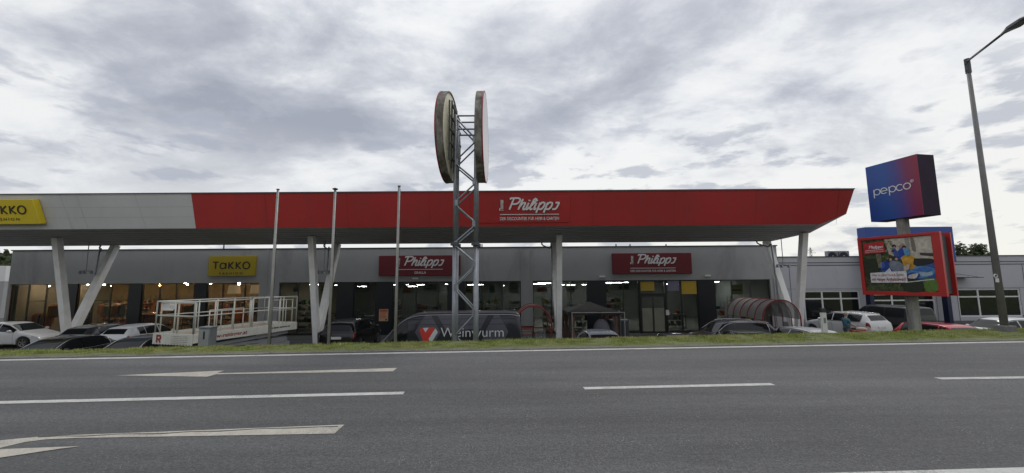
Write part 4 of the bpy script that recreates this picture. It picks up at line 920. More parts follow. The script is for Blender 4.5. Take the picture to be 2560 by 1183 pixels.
# litter bin behind the second column
c = P(808, 830, 22.0); t = thing('litter_bin', 'dark ribbed bin at the foot of the second pair of columns', 'bin', (c.x, 22.2, LOT))
mb = MB(); mb.lathe([(0, 0), (.30, 0), (.34, .95), (0, .95)], n=24); mb.build('body', mat('bin_dark', (.05, .052, .055), .6), t)
mb = MB(); mb.lathe([(.36, .95), (.37, 1.0), (.2, 1.08), (0, 1.1)], n=24); mb.build('lid', M_dark, t, smooth=True)
mb = MB()
for k in range(12): a = 2*math.pi*k/12; mb.beam((.31*math.cos(a), .31*math.sin(a), .02), (.35*math.cos(a), .35*math.sin(a), .94), .03, .02)
mb.build('slat', M_galvdark, t)

# ================================================================== POLES, TOWER
for i, (px, py, lab) in enumerate(((695, 474, 'leftmost of three bare flagpoles, standing in front of the lifting platform'), (838, 474, 'flagpole with a mushroom cap, beside the second pair of columns'), (998, 466, 'bare flagpole crossing the front of the dark panel van'))):
    top = P(px, py, 14.3); t = thing('flagpole', lab, 'flagpole', (top.x, 14.3, LOT), group='flagpoles along the verge')
    H_ = top.z-LOT; mb = MB(); mb.tube((0, 0, 0), (0, 0, H_), .054, .042, 14); mb.build('pole', M_pole, t, smooth=True)
    mb = MB()
    if i == 1: mb.lathe([(.05, H_-.02), (.09, H_+.0), (.10, H_+.03), (0, H_+.07)], n=14)
    else: mb.lathe([(.055, H_-.01), (.055, H_+.02), (0, H_+.03)], n=14)
    mb.build('cap', M_galvdark, t)
    mb = MB(); mb.tube((.07, 0, .9), (.06, 0, H_-.1), .006, n=4); mb.box((.05, -.02, 1.3), (.09, .02, 1.5)); mb.build('halyard', M_dark, t)
YTn = 13.3
tw = thing('sign_tower', 'galvanised lattice tower carrying two round signs back to back', 'sign tower', (-1.55, YTn, LOT), world=True)
xl = P(1139.5, 600, YTn).x; xr_ = P(1190.5, 600, YTn).x; zt_ = P(1165, 296, YTn).z
fz = P(1165, 612, YTn).z
for x in (xl, xr_):
    for y in (YTn-.28, YTn+.28):
        mb = MB(); mb.tube((x, y, LOT), (x, y, fz), .064, n=12); mb.tube((x, y, fz), (x, y, zt_), .058, n=12); mb.build('leg', M_galv, tw, smooth=True)
        mb = MB(); mb.lathe([(0, -.05), (.135, -.05), (.135, .05), (0, .05)], (x, y, fz), 12); mb.build('flange', M_galvdark, tw)
zz = [P(1165, y, YTn).z for y in (300, 358, 412, 460, 512, 563, 612, 662, 718, 780, 842, 900, 960)]
mb = MB()
for y in (YTn-.28, YTn+.28):
    for i in range(len(zz)-1):
        a, b = (xl, xr_) if i % 2 == 0 else (xr_, xl)
        mb.tube((a, y, zz[i]-.04), (b, y, zz[i+1]+.04), .028, n=8)
    mb.tube((xl, y, zt_-.03), (xr_, y, zt_-.03), .03, n=8); mb.tube((xl, y, zt_-.5), (xr_, y, zt_-.5), .03, n=8)
for x in (xl, xr_):
    for i in range(0, len(zz)-1): mb.tube((x, YTn-.28, zz[i]), (x, YTn+.28, zz[i+1] if i % 2 else zz[i]), .02, n=6)
for i, z in enumerate(zz[1:]):
    x = xr_ if i % 2 == 0 else xl
    mb.box((x-.10 if x == xr_ else x, YTn-.36, z-.10), (x if x == xr_ else x+.10, YTn-.352, z+.10))
mb.build('bracing', M_galv, tw, smooth=False)
cz = P(1165, 346, YTn).z; RD = (P(1165, 238, YTn).z-P(1165, 453, YTn).z)/2
def disc(xi, xo, nm, facem, backm, lab, rot=0):
    s_ = 1 if xo > xi else -1; mb = MB(); mb.lathe([(RD, xi), (RD, xo)], (0, YTn, cz), 64, 'x'); mb.lathe([(RD, xi), (RD-.05, xi)], (0, YTn, cz), 64, 'x')
    mb.spin(rot, xi, YTn); r_ = mb.build('round_sign', M_rim, tw, smooth=False); r_['label'] = lab
    mb = MB(); mb.lathe([(RD+.008, xo-.035*s_), (RD+.012, xo+.004*s_), (RD-.05, xo+.006*s_)], (0, YTn, cz), 64, 'x'); mb.spin(rot, xi, YTn); mb.build('red_border', M_signred, r_)
    mb = MB(); mb.lathe([(RD-.05, xo+.003*s_), (0, xo+.003*s_)], (0, YTn, cz), 64, 'x'); mb.spin(rot, xi, YTn); mb.build('face', facem, r_)
    mb = MB(); mb.lathe([(RD-.052, xi+.03*s_), (0, xi+.03*s_)], (0, YTn, cz), 64, 'x'); mb.spin(rot, xi, YTn); mb.build('back', backm, r_)
    return r_
disc(-1.13, -.88, 'r', mat('sign_face_white', (.70, .68, .68), .35, var=.03), M_cream, 'round sign facing right, white face with red rim')
ld = disc(-2.02, -2.28, 'l', M_signred, M_cream, 'round sign facing left, seen from its stained back', R(-3))
fr = MB(); xi = -1.99
for dy_ in (-.82, -.42, 0, .42, .82):
    hh = math.sqrt(max(0, (RD-.1)**2-dy_**2)); hh *= .85; fr.box((xi, YTn+dy_-.02, cz-hh), (xi+.05, YTn+dy_+.02, cz+hh))
for dz_ in (-.9, -.45, 0, .45, .9):
    hh = math.sqrt(max(0, (RD-.1)**2-dz_**2))*.62; fr.box((xi+.062, YTn-hh, cz+dz_-.03), (xi+.11, YTn+hh, cz+dz_+.03))
fr.spin(R(-3), -2.02, YTn); fr.build('mounting_grid', M_galvdark, ld)
# street lamp
LY_ = 12.3; b0 = P(2512, 822, LY_); tp = P(2417, 150, LY_)
X = b0.x; t = thing('street_lamp', 'tall tapering grey street lamp on a concrete block at the right edge of the verge', 'street lamp', (X, LY_, b0.z-.1), world=True)
mb = MB(); mb.tube((X, LY_, b0.z), (X, LY_, tp.z), .092, .05, 20); mb.build('post', mat('lamp_post_grey', (.20, .195, .19), .6, .1, var=.15, vscale=3, dirt=(.13, .12, .11), dscale=1.5), t, smooth=True)
mb = MB(); mb.box((X-.17, LY_-.17, b0.z-.35), (X+.17, LY_+.17, b0.z+.10)); mb.build('footing', M_conc2, t, bevel=.02)
mb = MB(); mb.tube((X, LY_, tp.z-.45), (X, LY_, tp.z+.03), .072, n=16); mb.tube((X-.10, LY_, tp.z-.38), (X+.10, LY_, tp.z-.38), .015, n=6); mb.tube((X-.10, LY_, tp.z-.15), (X+.10, LY_, tp.z-.15), .015, n=6); mb.build('collar', M_galvdark, t, smooth=False)
h0 = P(2513, 80, LY_-2.6); ap = Vector((X, LY_, tp.z-.05))
hd = (h0-ap); mb = MB(); mb.tube(ap, h0, .032, .03, 12); mb.build('arm', M_galvdark, t, smooth=True)
h1 = P(2600, 22, LY_-3.7); dirn = (h1-h0).normalized(); sd_ = dirn.cross(Vector((0, 0, 1))).normalized(); up = sd_.cross(dirn)
mb = MB(); vs = []
for k, (d_, w2, hh) in enumerate(((-.10, .035, .035), (.08, .07, .05), (.30, .13, .08), (.75, .12, .07), (.9, .07, .04))):
    c_ = h0+dirn*d_
    for a_, b_ in ((-1, -.5), (1, -.5), (.9, .4), (.4, 1), (-.4, 1), (-.9, .4)): vs.append(c_+sd_*w2*a_+up*hh*b_)
mb.add(vs, [(i*6+k, i*6+(k+1) % 6, (i+1)*6+(k+1) % 6, (i+1)*6+k) for i in range(4) for k in range(6)]+[(0,1,2,3,4,5), tuple(range(24, 30))]); mb.build('lamp_head', M_dark, t)
for py, tp_ in ((690, 0), (701, 1)):
    c_ = P(2489+tp_*4, py, LY_-.11); mb = MB()
    (mb.box((c_.x-.05, LY_-.118, c_.z-.06), (c_.x+.05, LY_-.105, c_.z+.06)) if tp_ else mb.lathe([(.04, -.01), (.06, -.01), (.06, .01), (.04, .01)], (c_.x, LY_-.112, c_.z), 16, 'y')); mb.build('sticker', M_white, t)
# marker post
c_ = P(2045, 780, 12.8); t = thing('marker_post', 'white roadside marker post with black cap standing in the grass', 'marker post', (c_.x, 12.6, -.35), world=True); X = c_.x
cb = P(2048, 838, 12.6); mb = MB(); mb.beam((X, 12.6, -.5), (X, 12.6, c_.z), .15, .09); mb.build('post', M_white, t, bevel=.015)
mb = MB(); mb.beam((X, 12.6, c_.z+.001), (X, 12.6, c_.z+.13), .155, .095, w1=(.15, .06)); mb.build('cap', M_black, t)
mb = MB(); mb.box((X-.03, 12.546, c_.z-.32), (X+.03, 12.554, c_.z-.16)); mb.build('reflector', M_galv, t)

# ---- advertising pylon on the right
PY = 17.0; PX = P(2272, 690, PY).x
ap_ = thing('advertising_pylon', 'concrete pole carrying a blue pepco box sign above a red framed billboard', 'advertising sign', (PX, PY, LOT), world=True)
n0 = P(2301, 461, 16.0); f0 = P(2171, 487, 18.0); zt1 = P(2293, 385, 16.0).z; zb1 = P(2310, 537, 16.0).z
mb = MB(); mb.box((PX-.155, PY-.15, LOT), (PX+.155, PY+.15, zb1)); mb.build('pole', M_conc, ap_, bevel=.02)
nx, fx = Vector((n0.x, n0.y, 0)), Vector((f0.x, f0.y, 0)); Uv = (nx-fx).normalized(); Nv = Vector((Uv.y, -Uv.x, 0)); 
if Nv.x > 0: Nv = -Nv
side_ = -Nv*.86
def zpt(p, z): return Vector((p.x, p.y, z))
mgrad = bpy.data.materials.new('pepco_gradient'); mgrad.use_nodes = True; t_ = mgrad.node_tree; b_ = t_.nodes['Principled BSDF']; tcn = t_.nodes.new('ShaderNodeTexCoord'); s3 = t_.nodes.new('ShaderNodeSeparateXYZ'); t_.links.new(tcn.outputs['Generated'], s3.inputs[0])
g_ = math_(t_, 'ADD', math_(t_, 'SUBTRACT', 1.0, s3.outputs[1]), math_(t_, 'MULTIPLY', math_(t_, 'SUBTRACT', s3.outputs[2], .5), .12))
t_.links.new(ramp(t_, g_, [(.0, (.012, .06, .30)), (.38, (.015, .085, .34)), (.62, (.06, .055, .26)), (.82, (.20, .02, .09)), (1.0, (.26, .015, .05))]), b_.inputs['Base Color']); b_.inputs['Roughness'].default_value = .4
sb = MB(); q = [fx, nx, nx+side_, fx+side_]
sb.add([zpt(p, z) for z in (zb1, zt1) for p in q], [(0,3,2,1),(4,5,6,7),(1,2,6,5),(2,3,7,6),(3,0,4,7)]); box = sb.build('sign_box', mat('box_side', (.022, .010, .030), .7, spec=.25), ap_); 
fc = MB(); Ofs = Nv*.012; fc.prism([zpt(fx, zb1)+Ofs*.2, zpt(nx, zb1)+Ofs*.2, zpt(nx, zt1)+Ofs*.2, zpt(fx, zt1)+Ofs*.2], Ofs); fc.build('face', mgrad, box)
pl = Plane(zpt(fx, zb1)+Ofs*1.3, Uv, Nv); WW = (nx-fx).length; HH = zt1-zb1; L_ = MB(); s_ = WW*.66/4.6; x0 = WW*.13; y0 = HH*.46; wdt = .15*s_
gl_ = [([(0,.0+.9),(0,-.45)], 0), (arc(.45,.45,.45,0,360)[:-1], 1), (arc(1.45,.45,.45,-40,-360,16)+[(1.02,.45)], 0), ([(2.2,.9),(2.2,-.45)], 0), (arc(2.65,.45,.45,0,360)[:-1], 1), (arc(3.65,.45,.45,-45,-315,14), 0), (arc(4.6,.45,.45,0,360)[:-1], 1), (arc(5.3,1.05,.2,0,360,12)[:-1], 1), (arc(5.3,1.05,.07,0,360,8)[:-1], 1)]
s_ = WW*.70/5.0
for i, (st, cl) in enumerate(gl_): stroke(L_, pl, st, (.13 if i < 7 else .05)*s_, x0, y0, s_, 0, .012, .001*i, 0, bool(cl))
L_.build('lettering', M_letter, box)
# billboard
nb = P(2359, 660, 15.5); fb = P(2151, 668, 18.1); zt2 = P(2347, 578, 15.5).z; zb2 = P(2371, 742, 15.5).z
nx, fx = Vector((nb.x, nb.y, 0)), Vector((fb.x, fb.y, 0)); Uv = (nx-fx).normalized(); Nv = Vector((Uv.y, -Uv.x, 0)); Nv = -Nv if Nv.x > 0 else Nv; WW = (nx-fx).length; HH = zt2-zb2
pl = Plane(zpt(fx, zb2), Uv, Nv)
M_bred = mat('billboard_red', (.46, .022, .02), .4, var=.04)
fr = MB(); fw = .17
def slab(mb, a0, b0, a1, b1, c0, c1, mi=0): mb.prism([pl(a0, b0, c0), pl(a1, b0, c0), pl(a1, b1, c0), pl(a0, b1, c0)], pl.N*(c1-c0), mi)
slab(fr, 0, 0, WW, fw, -.12, .04); slab(fr, 0, HH-fw*.7, WW, HH, -.12, .04); slab(fr, 0, fw+.001, fw*.8, HH-fw*.7-.001, -.12, .038); slab(fr, WW-fw*1.5, fw+.001, WW, HH-fw*.7-.001, -.12, .038)
bb = fr.build('billboard', M_bred, ap_, bevel=.01); bb['label'] = 'red framed billboard with a garden advertisement'
bk = MB(); slab(bk, .02, .02, WW-.02, HH-.02, -.16, -.125); bk.build('back_panel', M_galvdark, bb)
fr2 = MB(); slab(fr2, .0, 0.02, WW, HH-.02, -.78, -.71); fr2.build('rear_billboard', M_bred, ap_)
for a_, b_ in ((.5, .3), (WW-.5, .3), (.5, HH-.3), (WW-.5, HH-.3)): br = MB(); slab(br, a_-.04, b_-.04, a_+.04, b_+.04, -.71, -.16); br.build('bracket', M_galvdark, ap_)
br = MB()
slab(br, WW-.35, .1, WW-.12, HH-.15, -.69, -.18); br.build('service_panel', M_galvdark, ap_)
# picture
p0, q0, p1, q1 = fw*.8, fw, WW-fw*1.5, HH-fw*.7; PW, PHh = p1-p0, q1-q0
def pp(a, b): return (p0+a*PW, q0+b*PHh)
layers = []
def lay(pts, m):
    layers.append(1); z = .0006*len(layers); mb = MB(); mb.prism([pl(*pp(a, b), -.12+z+.1) for a, b in pts], pl.N*.0004); return (mb, m)
pic_m = {}
def col(c): 
    k = 'pic_%02x%02x%02x' % tuple(int(v*255) for v in c)
    return mat(k, c, .6, var=.28, vscale=9)
M_foliage = mat('pic_foliage', (.05, .065, .025), .6, var=.85, vscale=7, dirt=(.16, .19, .06), dscale=9, dth=(.55, .7))
def add_pic(name, pts, m, sm=False):
    if sm: pts = smoothpts(pts+[pts[0]], 4)[:-1]
    mb, _ = lay(pts, m); return mb.build(name, m, bb)
add_pic('poster', [(0,0),(1,0),(1,1),(0,1)], M_foliage)
pic = MB(); pm = []
def ap2(pts, c, sm=True, tex=.28):
    m = col(c)
    if m not in pm: pm.append(m)
    if sm: pts = smoothpts(pts+[pts[0]], 4)[:-1]
    layers.append(1); z = .0006*len(layers)
    pic.prism([pl(*pp(a, b), -.02+z) for a, b in pts], pl.N*.0005, pm.index(m))
ap2([(.35,.99),(.99,.99),(.99,.55),(.60,.58),(.40,.70)], (.50,.46,.38), False)      # pale terrace
ap2([(.64,.99),(.70,.99),(.70,.72),(.66,.72)], (.32,.29,.26), False); ap2([(.72,.99),(.76,.99),(.78,.74),(.73,.76)], (.20,.17,.14))
ap2([(.80,.94),(.98,.92),(.98,.74),(.82,.76)], (.56,.52,.44), False); ap2([(.82,.70),(.99,.68),(.99,.62),(.83,.65)], (.06,.05,.05), False)
ap2([(.55,.85),(.63,.88),(.62,.72),(.56,.72)], (.35,.25,.22))
ap2([(.22,.42),(.45,.58),(.60,.50),(.98,.56),(.99,.36),(.98,.20),(.70,.17),(.45,.30)], (.03,.10,.34))          # hammock
ap2([(.55,.40),(.75,.46),(.97,.42),(.96,.30),(.72,.24)], (.10,.25,.48)); ap2([(.78,.36),(.92,.40),(.95,.30),(.82,.28)], (.35,.45,.55))
ap2([(.22,.42),(.34,.58),(.42,.56),(.34,.40)], (.015,.05,.28)); ap2([(.47,.66),(.60,.82),(.68,.72),(.62,.60),(.50,.60)], (.015,.06,.34))
ap2([(.38,.52),(.52,.56),(.62,.42),(.52,.36),(.42,.40)], (.18,.21,.27))      # grey jumper
ap2([(.56,.62),(.66,.68),(.78,.58),(.72,.42),(.62,.44)], (.62,.34,.04))      # ochre jumper
ap2([(.74,.60),(.97,.58),(.97,.50),(.74,.46)], (.02,.018,.022))
for (a, b, r_, c) in ((.415,.61,.027,(.48,.30,.22)),(.50,.615,.026,(.50,.32,.24)),(.485,.83,.025,(.42,.26,.19)),(.625,.80,.024,(.42,.26,.19))):
    ap2([(a+r_*1.25*math.cos(k), b+r_*1.35*math.sin(k)+.015) for k in np.linspace(0, 2*math.pi, 9)[:-1]], (.035,.02,.015)); ap2([(a+r_*math.cos(k)*.8, b-.012+r_*math.sin(k)*.95) for k in np.linspace(0, 2*math.pi, 9)[:-1]], c)
ap2([(.455,.80),(.50,.80),(.55,.66),(.48,.66)], (.05,.09,.30)); ap2([(.40,.55),(.47,.57),(.50,.48),(.42,.46)], (.22,.25,.30)); ap2([(.36,.62),(.39,.67),(.40,.58),(.37,.55)], (.05,.03,.02))
ap2([(.60,.56),(.70,.50),(.76,.46),(.66,.44),(.58,.50)], (.48,.25,.03)); ap2([(.24,.50),(.30,.56),(.33,.48),(.28,.43)], (.05,.12,.42)); ap2([(.70,.38),(.84,.44),(.97,.40),(.90,.35)], (.05,.16,.42)); ap2([(.60,.30),(.70,.35),(.80,.30),(.72,.24)], (.02,.06,.30))
for k_ in range(70):
    a, b = random.choice([(random.uniform(.02, .38), random.uniform(.55, .97)), (random.uniform(.02, .22), random.uniform(.2, .6)), (random.uniform(.02, .98), random.uniform(.02, .15)), (random.uniform(.36, .48), random.uniform(.72, .97))])
    r1 = random.uniform(.006, .022); ap2([(a-r1, b), (a, b+r1*1.3), (a+r1*1.2, b+.004), (a+r1*.2, b-r1)], random.choice([(.13,.17,.05), (.08,.11,.03), (.20,.22,.10), (.03,.04,.015)]), False)
ap2([(.62,.78),(.68,.80),(.70,.68),(.64,.66)], (.12,.30,.48)); ap2([(.60,.47),(.68,.50),(.66,.40),(.60,.38)], (.5,.4,.32)); ap2([(.66,.30),(.78,.33),(.74,.24),(.64,.25)], (.6,.55,.5))
ap2([(.84,.24),(1.0,.22),(1.0,.02),(.85,.02)], (.10,.19,.03)); ap2([(.56,.20),(.80,.22),(.82,.01),(.58,.01)], (.02,.025,.012)); ap2([(.02,.60),(.20,.62),(.24,.30),(.04,.25)], (.02,.028,.012))
for k in range(4): ap2([(.22+.02*k,.72),(.225+.02*k,.72),(.245+.015*k,.45),(.24+.015*k,.45)], (.5,.42,.3), False)
ap2([(.60,.175),(.98,.23),(.98,.215),(.60,.16)], (.6,.6,.6), False)
ap2([(.10,.35),(.33,.365),(.40,.44),(.42,.37),(.63,.375),(.63,.165),(.10,.16)], (.66,.66,.68), False)
ap2([(.04,.93),(.35,.955),(.36,.74),(.04,.72)], (.48,.02,.03), False)
pic.build('picture', pm, bb)
lz = -.02+.0006*len(layers)+.003
L_ = MB(); script_logo(L_, pl, p0+.10*PW, q0+.825*PHh, .23*PW, small=False, dep=lz+.004)
L_.prism([pl(p0+.06*PW, q0+.785*PHh, lz), pl(p0+.34*PW, q0+.795*PHh, lz), pl(p0+.34*PW, q0+.802*PHh, lz), pl(p0+.06*PW, q0+.792*PHh, lz)], pl.N*.003); text(L_, pl, 'DER DISCOUNTER FÜR HEIM & GARTEN', p0+.06*PW, q0+.75*PHh, .022*PHh, depth=lz, width=.28*PW); L_.build('lettering', M_letter, bb, norm=False)
L_ = MB(); text(L_, pl, 'Alles für unser Heim & Garten', p0+.13*PW, q0+.285*PHh, .05*PHh, depth=lz, width=.46*PW); text(L_, pl, 'mit riesiger Artikelauswahl!', p0+.12*PW, q0+.20*PHh, .055*PHh, depth=lz, width=.49*PW, off=.025); L_.build('slogan', M_signred, bb, norm=False)

# ================================================================== NEIGHBOUR BUILDING (right)
NY = 31.6
def nxp(px, py=700): return P(px, py, NY).x
nz = P(2250, 641.5, NY).z
nbld = thing('store_building', 'low lilac grey store with white framed windows, right of the canopy', 'building', (40, NY, LOT), world=True)
X0, X1 = nxp(1950), 75
opn = [(nxp(2006), nxp(2146), P(2080, 727, NY).z, P(2080, 805, NY).z), (nxp(2173), nxp(2332), P(2250, 735, NY).z, LOT+.02), (nxp(2390), nxp(2546), P(2460, 722, NY).z, P(2460, 792, NY).z), (nxp(2640), nxp(2800), P(2460, 722, NY).z, P(2460, 792, NY).z)]
mb = MB(); zc_ = max(o_[2] for o_ in opn)+.06; mb.box((X0, NY, zc_), (X1, NY+.3, nz)); cur = X0
for a, b, zt_, zb_ in opn:
    mb.box((cur, NY, LOT), (a, NY+.3, zc_-.002)); mb.box((a+.001, NY+.002, zt_), (b-.001, NY+.3, zc_-.002))
    if zb_ > LOT+.1: mb.box((a+.001, NY+.002, LOT), (b-.001, NY+.3, zb_))
    cur = b
mb.box((cur, NY, LOT), (X1, NY+.3, zc_-.002)); mb.box((X0, NY+.302, LOT), (X0+.3, NY+20, nz-.01)); mb.build('wall', M_wall2, nbld)
mb = MB(); mb.box((X0-.05, NY-.07, nz), (X1, NY+.4, nz+.06)); mb.box((X0+.3, NY+.4, nz-.5), (X1, NY+20, nz-.4)); mb.build('roof', M_dark, nbld)
mb = MB(); z1 = P(2250, 655.5, NY).z; z2 = P(2250, 662, NY).z
for z in (z1, z2): mb.box((X0, NY-.02, z-.035), (X1, NY-.003, z+.03))
for px in (1975, 2335, 2388, 2560, 2600): mb.box((nxp(px)-.015, NY-.016, LOT), (nxp(px)+.015, NY-.003, z2-.04))
mb.box((X0, NY-.014, zc_), (X1, NY-.004, zc_+.02)); mb.build('panel_joint', mat('joint', (.10, .10, .11), .7), nbld)
mb = MB(); mb.box((X0, NY-.05, LOT), (X1, NY-.022, LOT+.45)); mb.build('plinth', M_plinth, nbld)
mb = MB(); mb.box((X0+.35, NY+6, LOT), (X1, NY+6.1, nz-.55)); mb.box((X0+.35, NY+.35, LOT+.02), (X1, NY+6, LOT+.06)); mb.build('inner_wall', M_in_wall, nbld)
for i, (a, b, zt_, zb_) in enumerate(opn):
    f = MB(); y = NY+.05; zb_ = max(zb_, LOT+.05)
    f.box((a, y, zb_), (a+.10, y+.1, zt_)); f.box((b-.10, y, zb_), (b, y+.1, zt_)); f.box((a+.1, y, zt_-.10), (b-.1, y+.1, zt_)); f.box((a+.1, y, zb_), (b-.1, y+.1, zb_+.10)); tr = zt_-.62 if i != 1 else zt_-.5
    f.box((a+.1, y+.002, tr-.05), (b-.1, y+.098, tr+.05))
    for k in (1, 2): x = a+(b-a)*k/3; f.box((x-.06, y+.004, zb_+.1), (x+.06, y+.096, zt_-.1))
    f = f.build('window' if i != 1 else 'entrance', M_white, nbld); g_ = MB(); g_.box((a+.1, y+.045, zb_+.1), (b-.1, y+.055, zt_-.1)); g_.build('pane', G_dark, f)
aw = P(2380, 695, NY); mb = MB(); mb.box((aw.x, NY-1.2, aw.z), (aw.x+1.1, NY-.02, aw.z+.05)); mb.tube((aw.x+.9, NY-1.1, aw.z+.04), (aw.x+.2, NY-.02, aw.z+.35), .015, n=5); mb.build('awning', M_dark, nbld)
# blue portal with sign
pz0 = P(2250, 645, NY-.9); t = thing('entrance_portal', 'blue portal frame rising over the store entrance behind the billboard', 'portal', (nxp(2270), NY-.6, LOT), world=True)
a = P(2163, 568, NY-.9); b = P(2379, 568, NY-.9)
mb = MB(); mb.box((a.x, NY-.9, P(2270, 655, NY-.9).z), (b.x+.05, NY-.1, a.z)); mb.build('fascia', M_blue, t, bevel=.02)
Mb2 = mat('navy_panel', (.012, .018, .05), .5)
for px in (2180, 2372): x = P(px, 700, NY-.9).x; mb = MB(); mb.box((x-.15, NY-.75, LOT), (x+.15, NY-.35, P(2270, 655, NY-.9).z)); mb.build('post', Mb2, t)
# air conditioners on the roof
proto = None
for k, (px, lab) in enumerate(((2079, 'left of two grey air conditioning units on the flat roof'), (2107, 'right of two grey air conditioning units on the flat roof'))):
    c_ = P(px, 641, 36); 
    if k == 0:
        t = thing('air_conditioner', lab, 'air conditioner', (c_.x, 36, nz-.4), group='air conditioners on the store roof')
        hh = P(px, 628, 36).z-(nz-.4); mb = MB(); mb.box((-.46, -.18, .25), (.46, .2, hh)); mb.build('casing', M_galv, t, bevel=.02)
        mb = MB(); mb.lathe([(0, -.20), (.36, -.20), (.40, -.185)], (-.05, 0, hh-.48), 24, 'y'); f_ = mb.build('fan', M_dark, t)
        mb = MB(); mb.lathe([(0, -.23), (.07, -.23), (.07, -.2)], (-.05, 0, hh-.48), 12, 'y'); mb.build('hub', M_white, f_)
        mb = MB(); mb.box((-.4, -.16, 0), (-.34, .16, .25)); mb.box((.34, -.16, 0), (.4, .16, .25)); mb.build('foot', M_galvdark, t); proto = t
    else: dup(proto, (c_.x, 36, nz-.4), label=lab)
# far pylon
py_ = 330; c_ = P(2029, 660, py_); tpz = P(2029, 617, py_).z; t = thing('electricity_pylon', 'distant lattice electricity pylon beyond the roofs', 'pylon', (c_.x, py_, LOT), world=True); mb = MB(); X = c_.x; Hh = tpz-LOT
for s1 in (-1, 1):
    for s2 in (-1, 1): mb.tube((X+s1*2.2, py_+s2*2.2, LOT), (X+s1*.3, py_+s2*.3, tpz-1), .12, n=4)
for k in range(10):
    z0 = LOT+Hh*k/10; z1 = LOT+Hh*(k+1)/10; w0 = 2.2-1.9*k/10; w1 = 2.2-1.9*(k+1)/10
    for s_ in (-1, 1): mb.tube((X-w0*s_, py_-w0, z0), (X+w1*s_, py_-w1, min(z1, tpz-1)), .09, n=4)
mb.tube((X, py_, tpz-2), (X, py_, tpz), .12, n=4); mb.build('tower', M_galvdark, t)
for zz_, ww_ in ((tpz-3.2, 2.6), (tpz-5.2, 4.6)):
    mb = MB(); mb.tube((X-ww_, py_, zz_), (X+ww_, py_, zz_), .12, n=4); mb.tube((X-ww_, py_, zz_), (X, py_, zz_+1.2), .09, n=4); mb.tube((X+ww_, py_, zz_), (X, py_, zz_+1.2), .09, n=4); mb.build('crossarm', M_galvdark, t)
# trees
M_leaf = mat('tree_leaf', (.045, .06, .022), .8, var=.5, vscale=.8); M_bark = mat('bark', (.09, .07, .05), .9)
def tree(c, h, r, label, n_=1500, slim=1.0, ls=.35):
    t = thing('tree', label, 'tree', c); mb = MB(); mb.tube((0, 0, 0), (0, 0, h*.8), .18*h/8, .05, 8)
    cl = []
    for k in range(11):
        a = random.uniform(0, 6.28); z = h*random.uniform(.42, .92); rr = r*random.uniform(.2, .75)*(1.15-z/h*.6); e = (rr*math.cos(a), rr*math.sin(a), z); mb.tube((0, 0, z-h*.15), e, .05*h/8, .02, 5); cl.append((e, r*random.uniform(.32, .5)))
    cl.append(((0, 0, h*.9), r*.4)); mb.build('trunk', M_bark, t); lf = MB()
    for k in range(n_):
        (ex_, ey_, ez_), cr_ = random.choice(cl); d = Vector([random.gauss(0, 1) for _ in range(3)]).normalized()*cr_*random.uniform(.3, 1.05); p = Vector((ex_, ey_, ez_))+Vector((d.x, d.y, d.z*1.1*slim))
        a = Vector([random.gauss(0, 1) for _ in range(3)]).normalized()*ls; b = a.orthogonal().normalized()*ls*.7; lf.add([p-a, p+b, p+a, p-b], [(0, 1, 2, 3)])
    lf.build('crown', M_leaf, t, norm=False)
for px, top, r, lab in ((2402, 609, 3.2, 'leftmost dark tree showing over the roof right of the billboard'), (2428, 622, 2.2, 'small low tree between two taller ones above the store roof'), (2458, 613, 3.0, 'slender dark tree above the store roof beside the lamp post')):
    c_ = P(px, 650, 85); tree((c_.x, 85, LOT), P(px, top, 85).z-LOT, r, lab)
c_ = P(4, 660, 60); tree((c_.x, 60, LOT), P(4, 642, 60).z-LOT, 3.0, 'bushy green tree behind the building at the left edge')
c_ = P(6, 685, 45); t = thing('outbuilding', 'low grey outbuilding with a white fascia at the left edge of the shops', 'building', (c_.x-2, 45, LOT)); zz_ = P(6, 704, 45).z-LOT; zt_ = P(6, 665, 45).z-LOT
mb = MB(); mb.box((-6, .02, 0), (2.3, 6, zz_)); mb.build('wall', M_wall, t)
mb = MB(); mb.box((-6.05, 0, zz_+.002), (2.32, 6.02, zt_)); mb.build('fascia', M_white, t, bevel=.03)
# unseen behind the viewer: shrub belt added to darken the front and its reflections
lf = MB()
for k in range(9000):
    x = random.uniform(-75, 75); h = 6.5+2.2*math.sin(x*.21)+1.3*math.sin(x*.53+1); z = h*random.random()**.7; p = Vector((x, -17+random.uniform(-2.2, 2.2), z)); a = Vector([random.gauss(0, 1) for _ in range(3)]).normalized()*.75; b = a.orthogonal().normalized()*.55
    lf.add([p-a, p+b, p+a, p-b], [(0, 1, 2, 3)])
wd_ = lf.build('unseen_shade_belt', M_leaf, None, norm=False); wd_['kind'] = 'stuff'; wd_['label'] = 'added unseen belt of shrubs and trees that darkens the shop front'
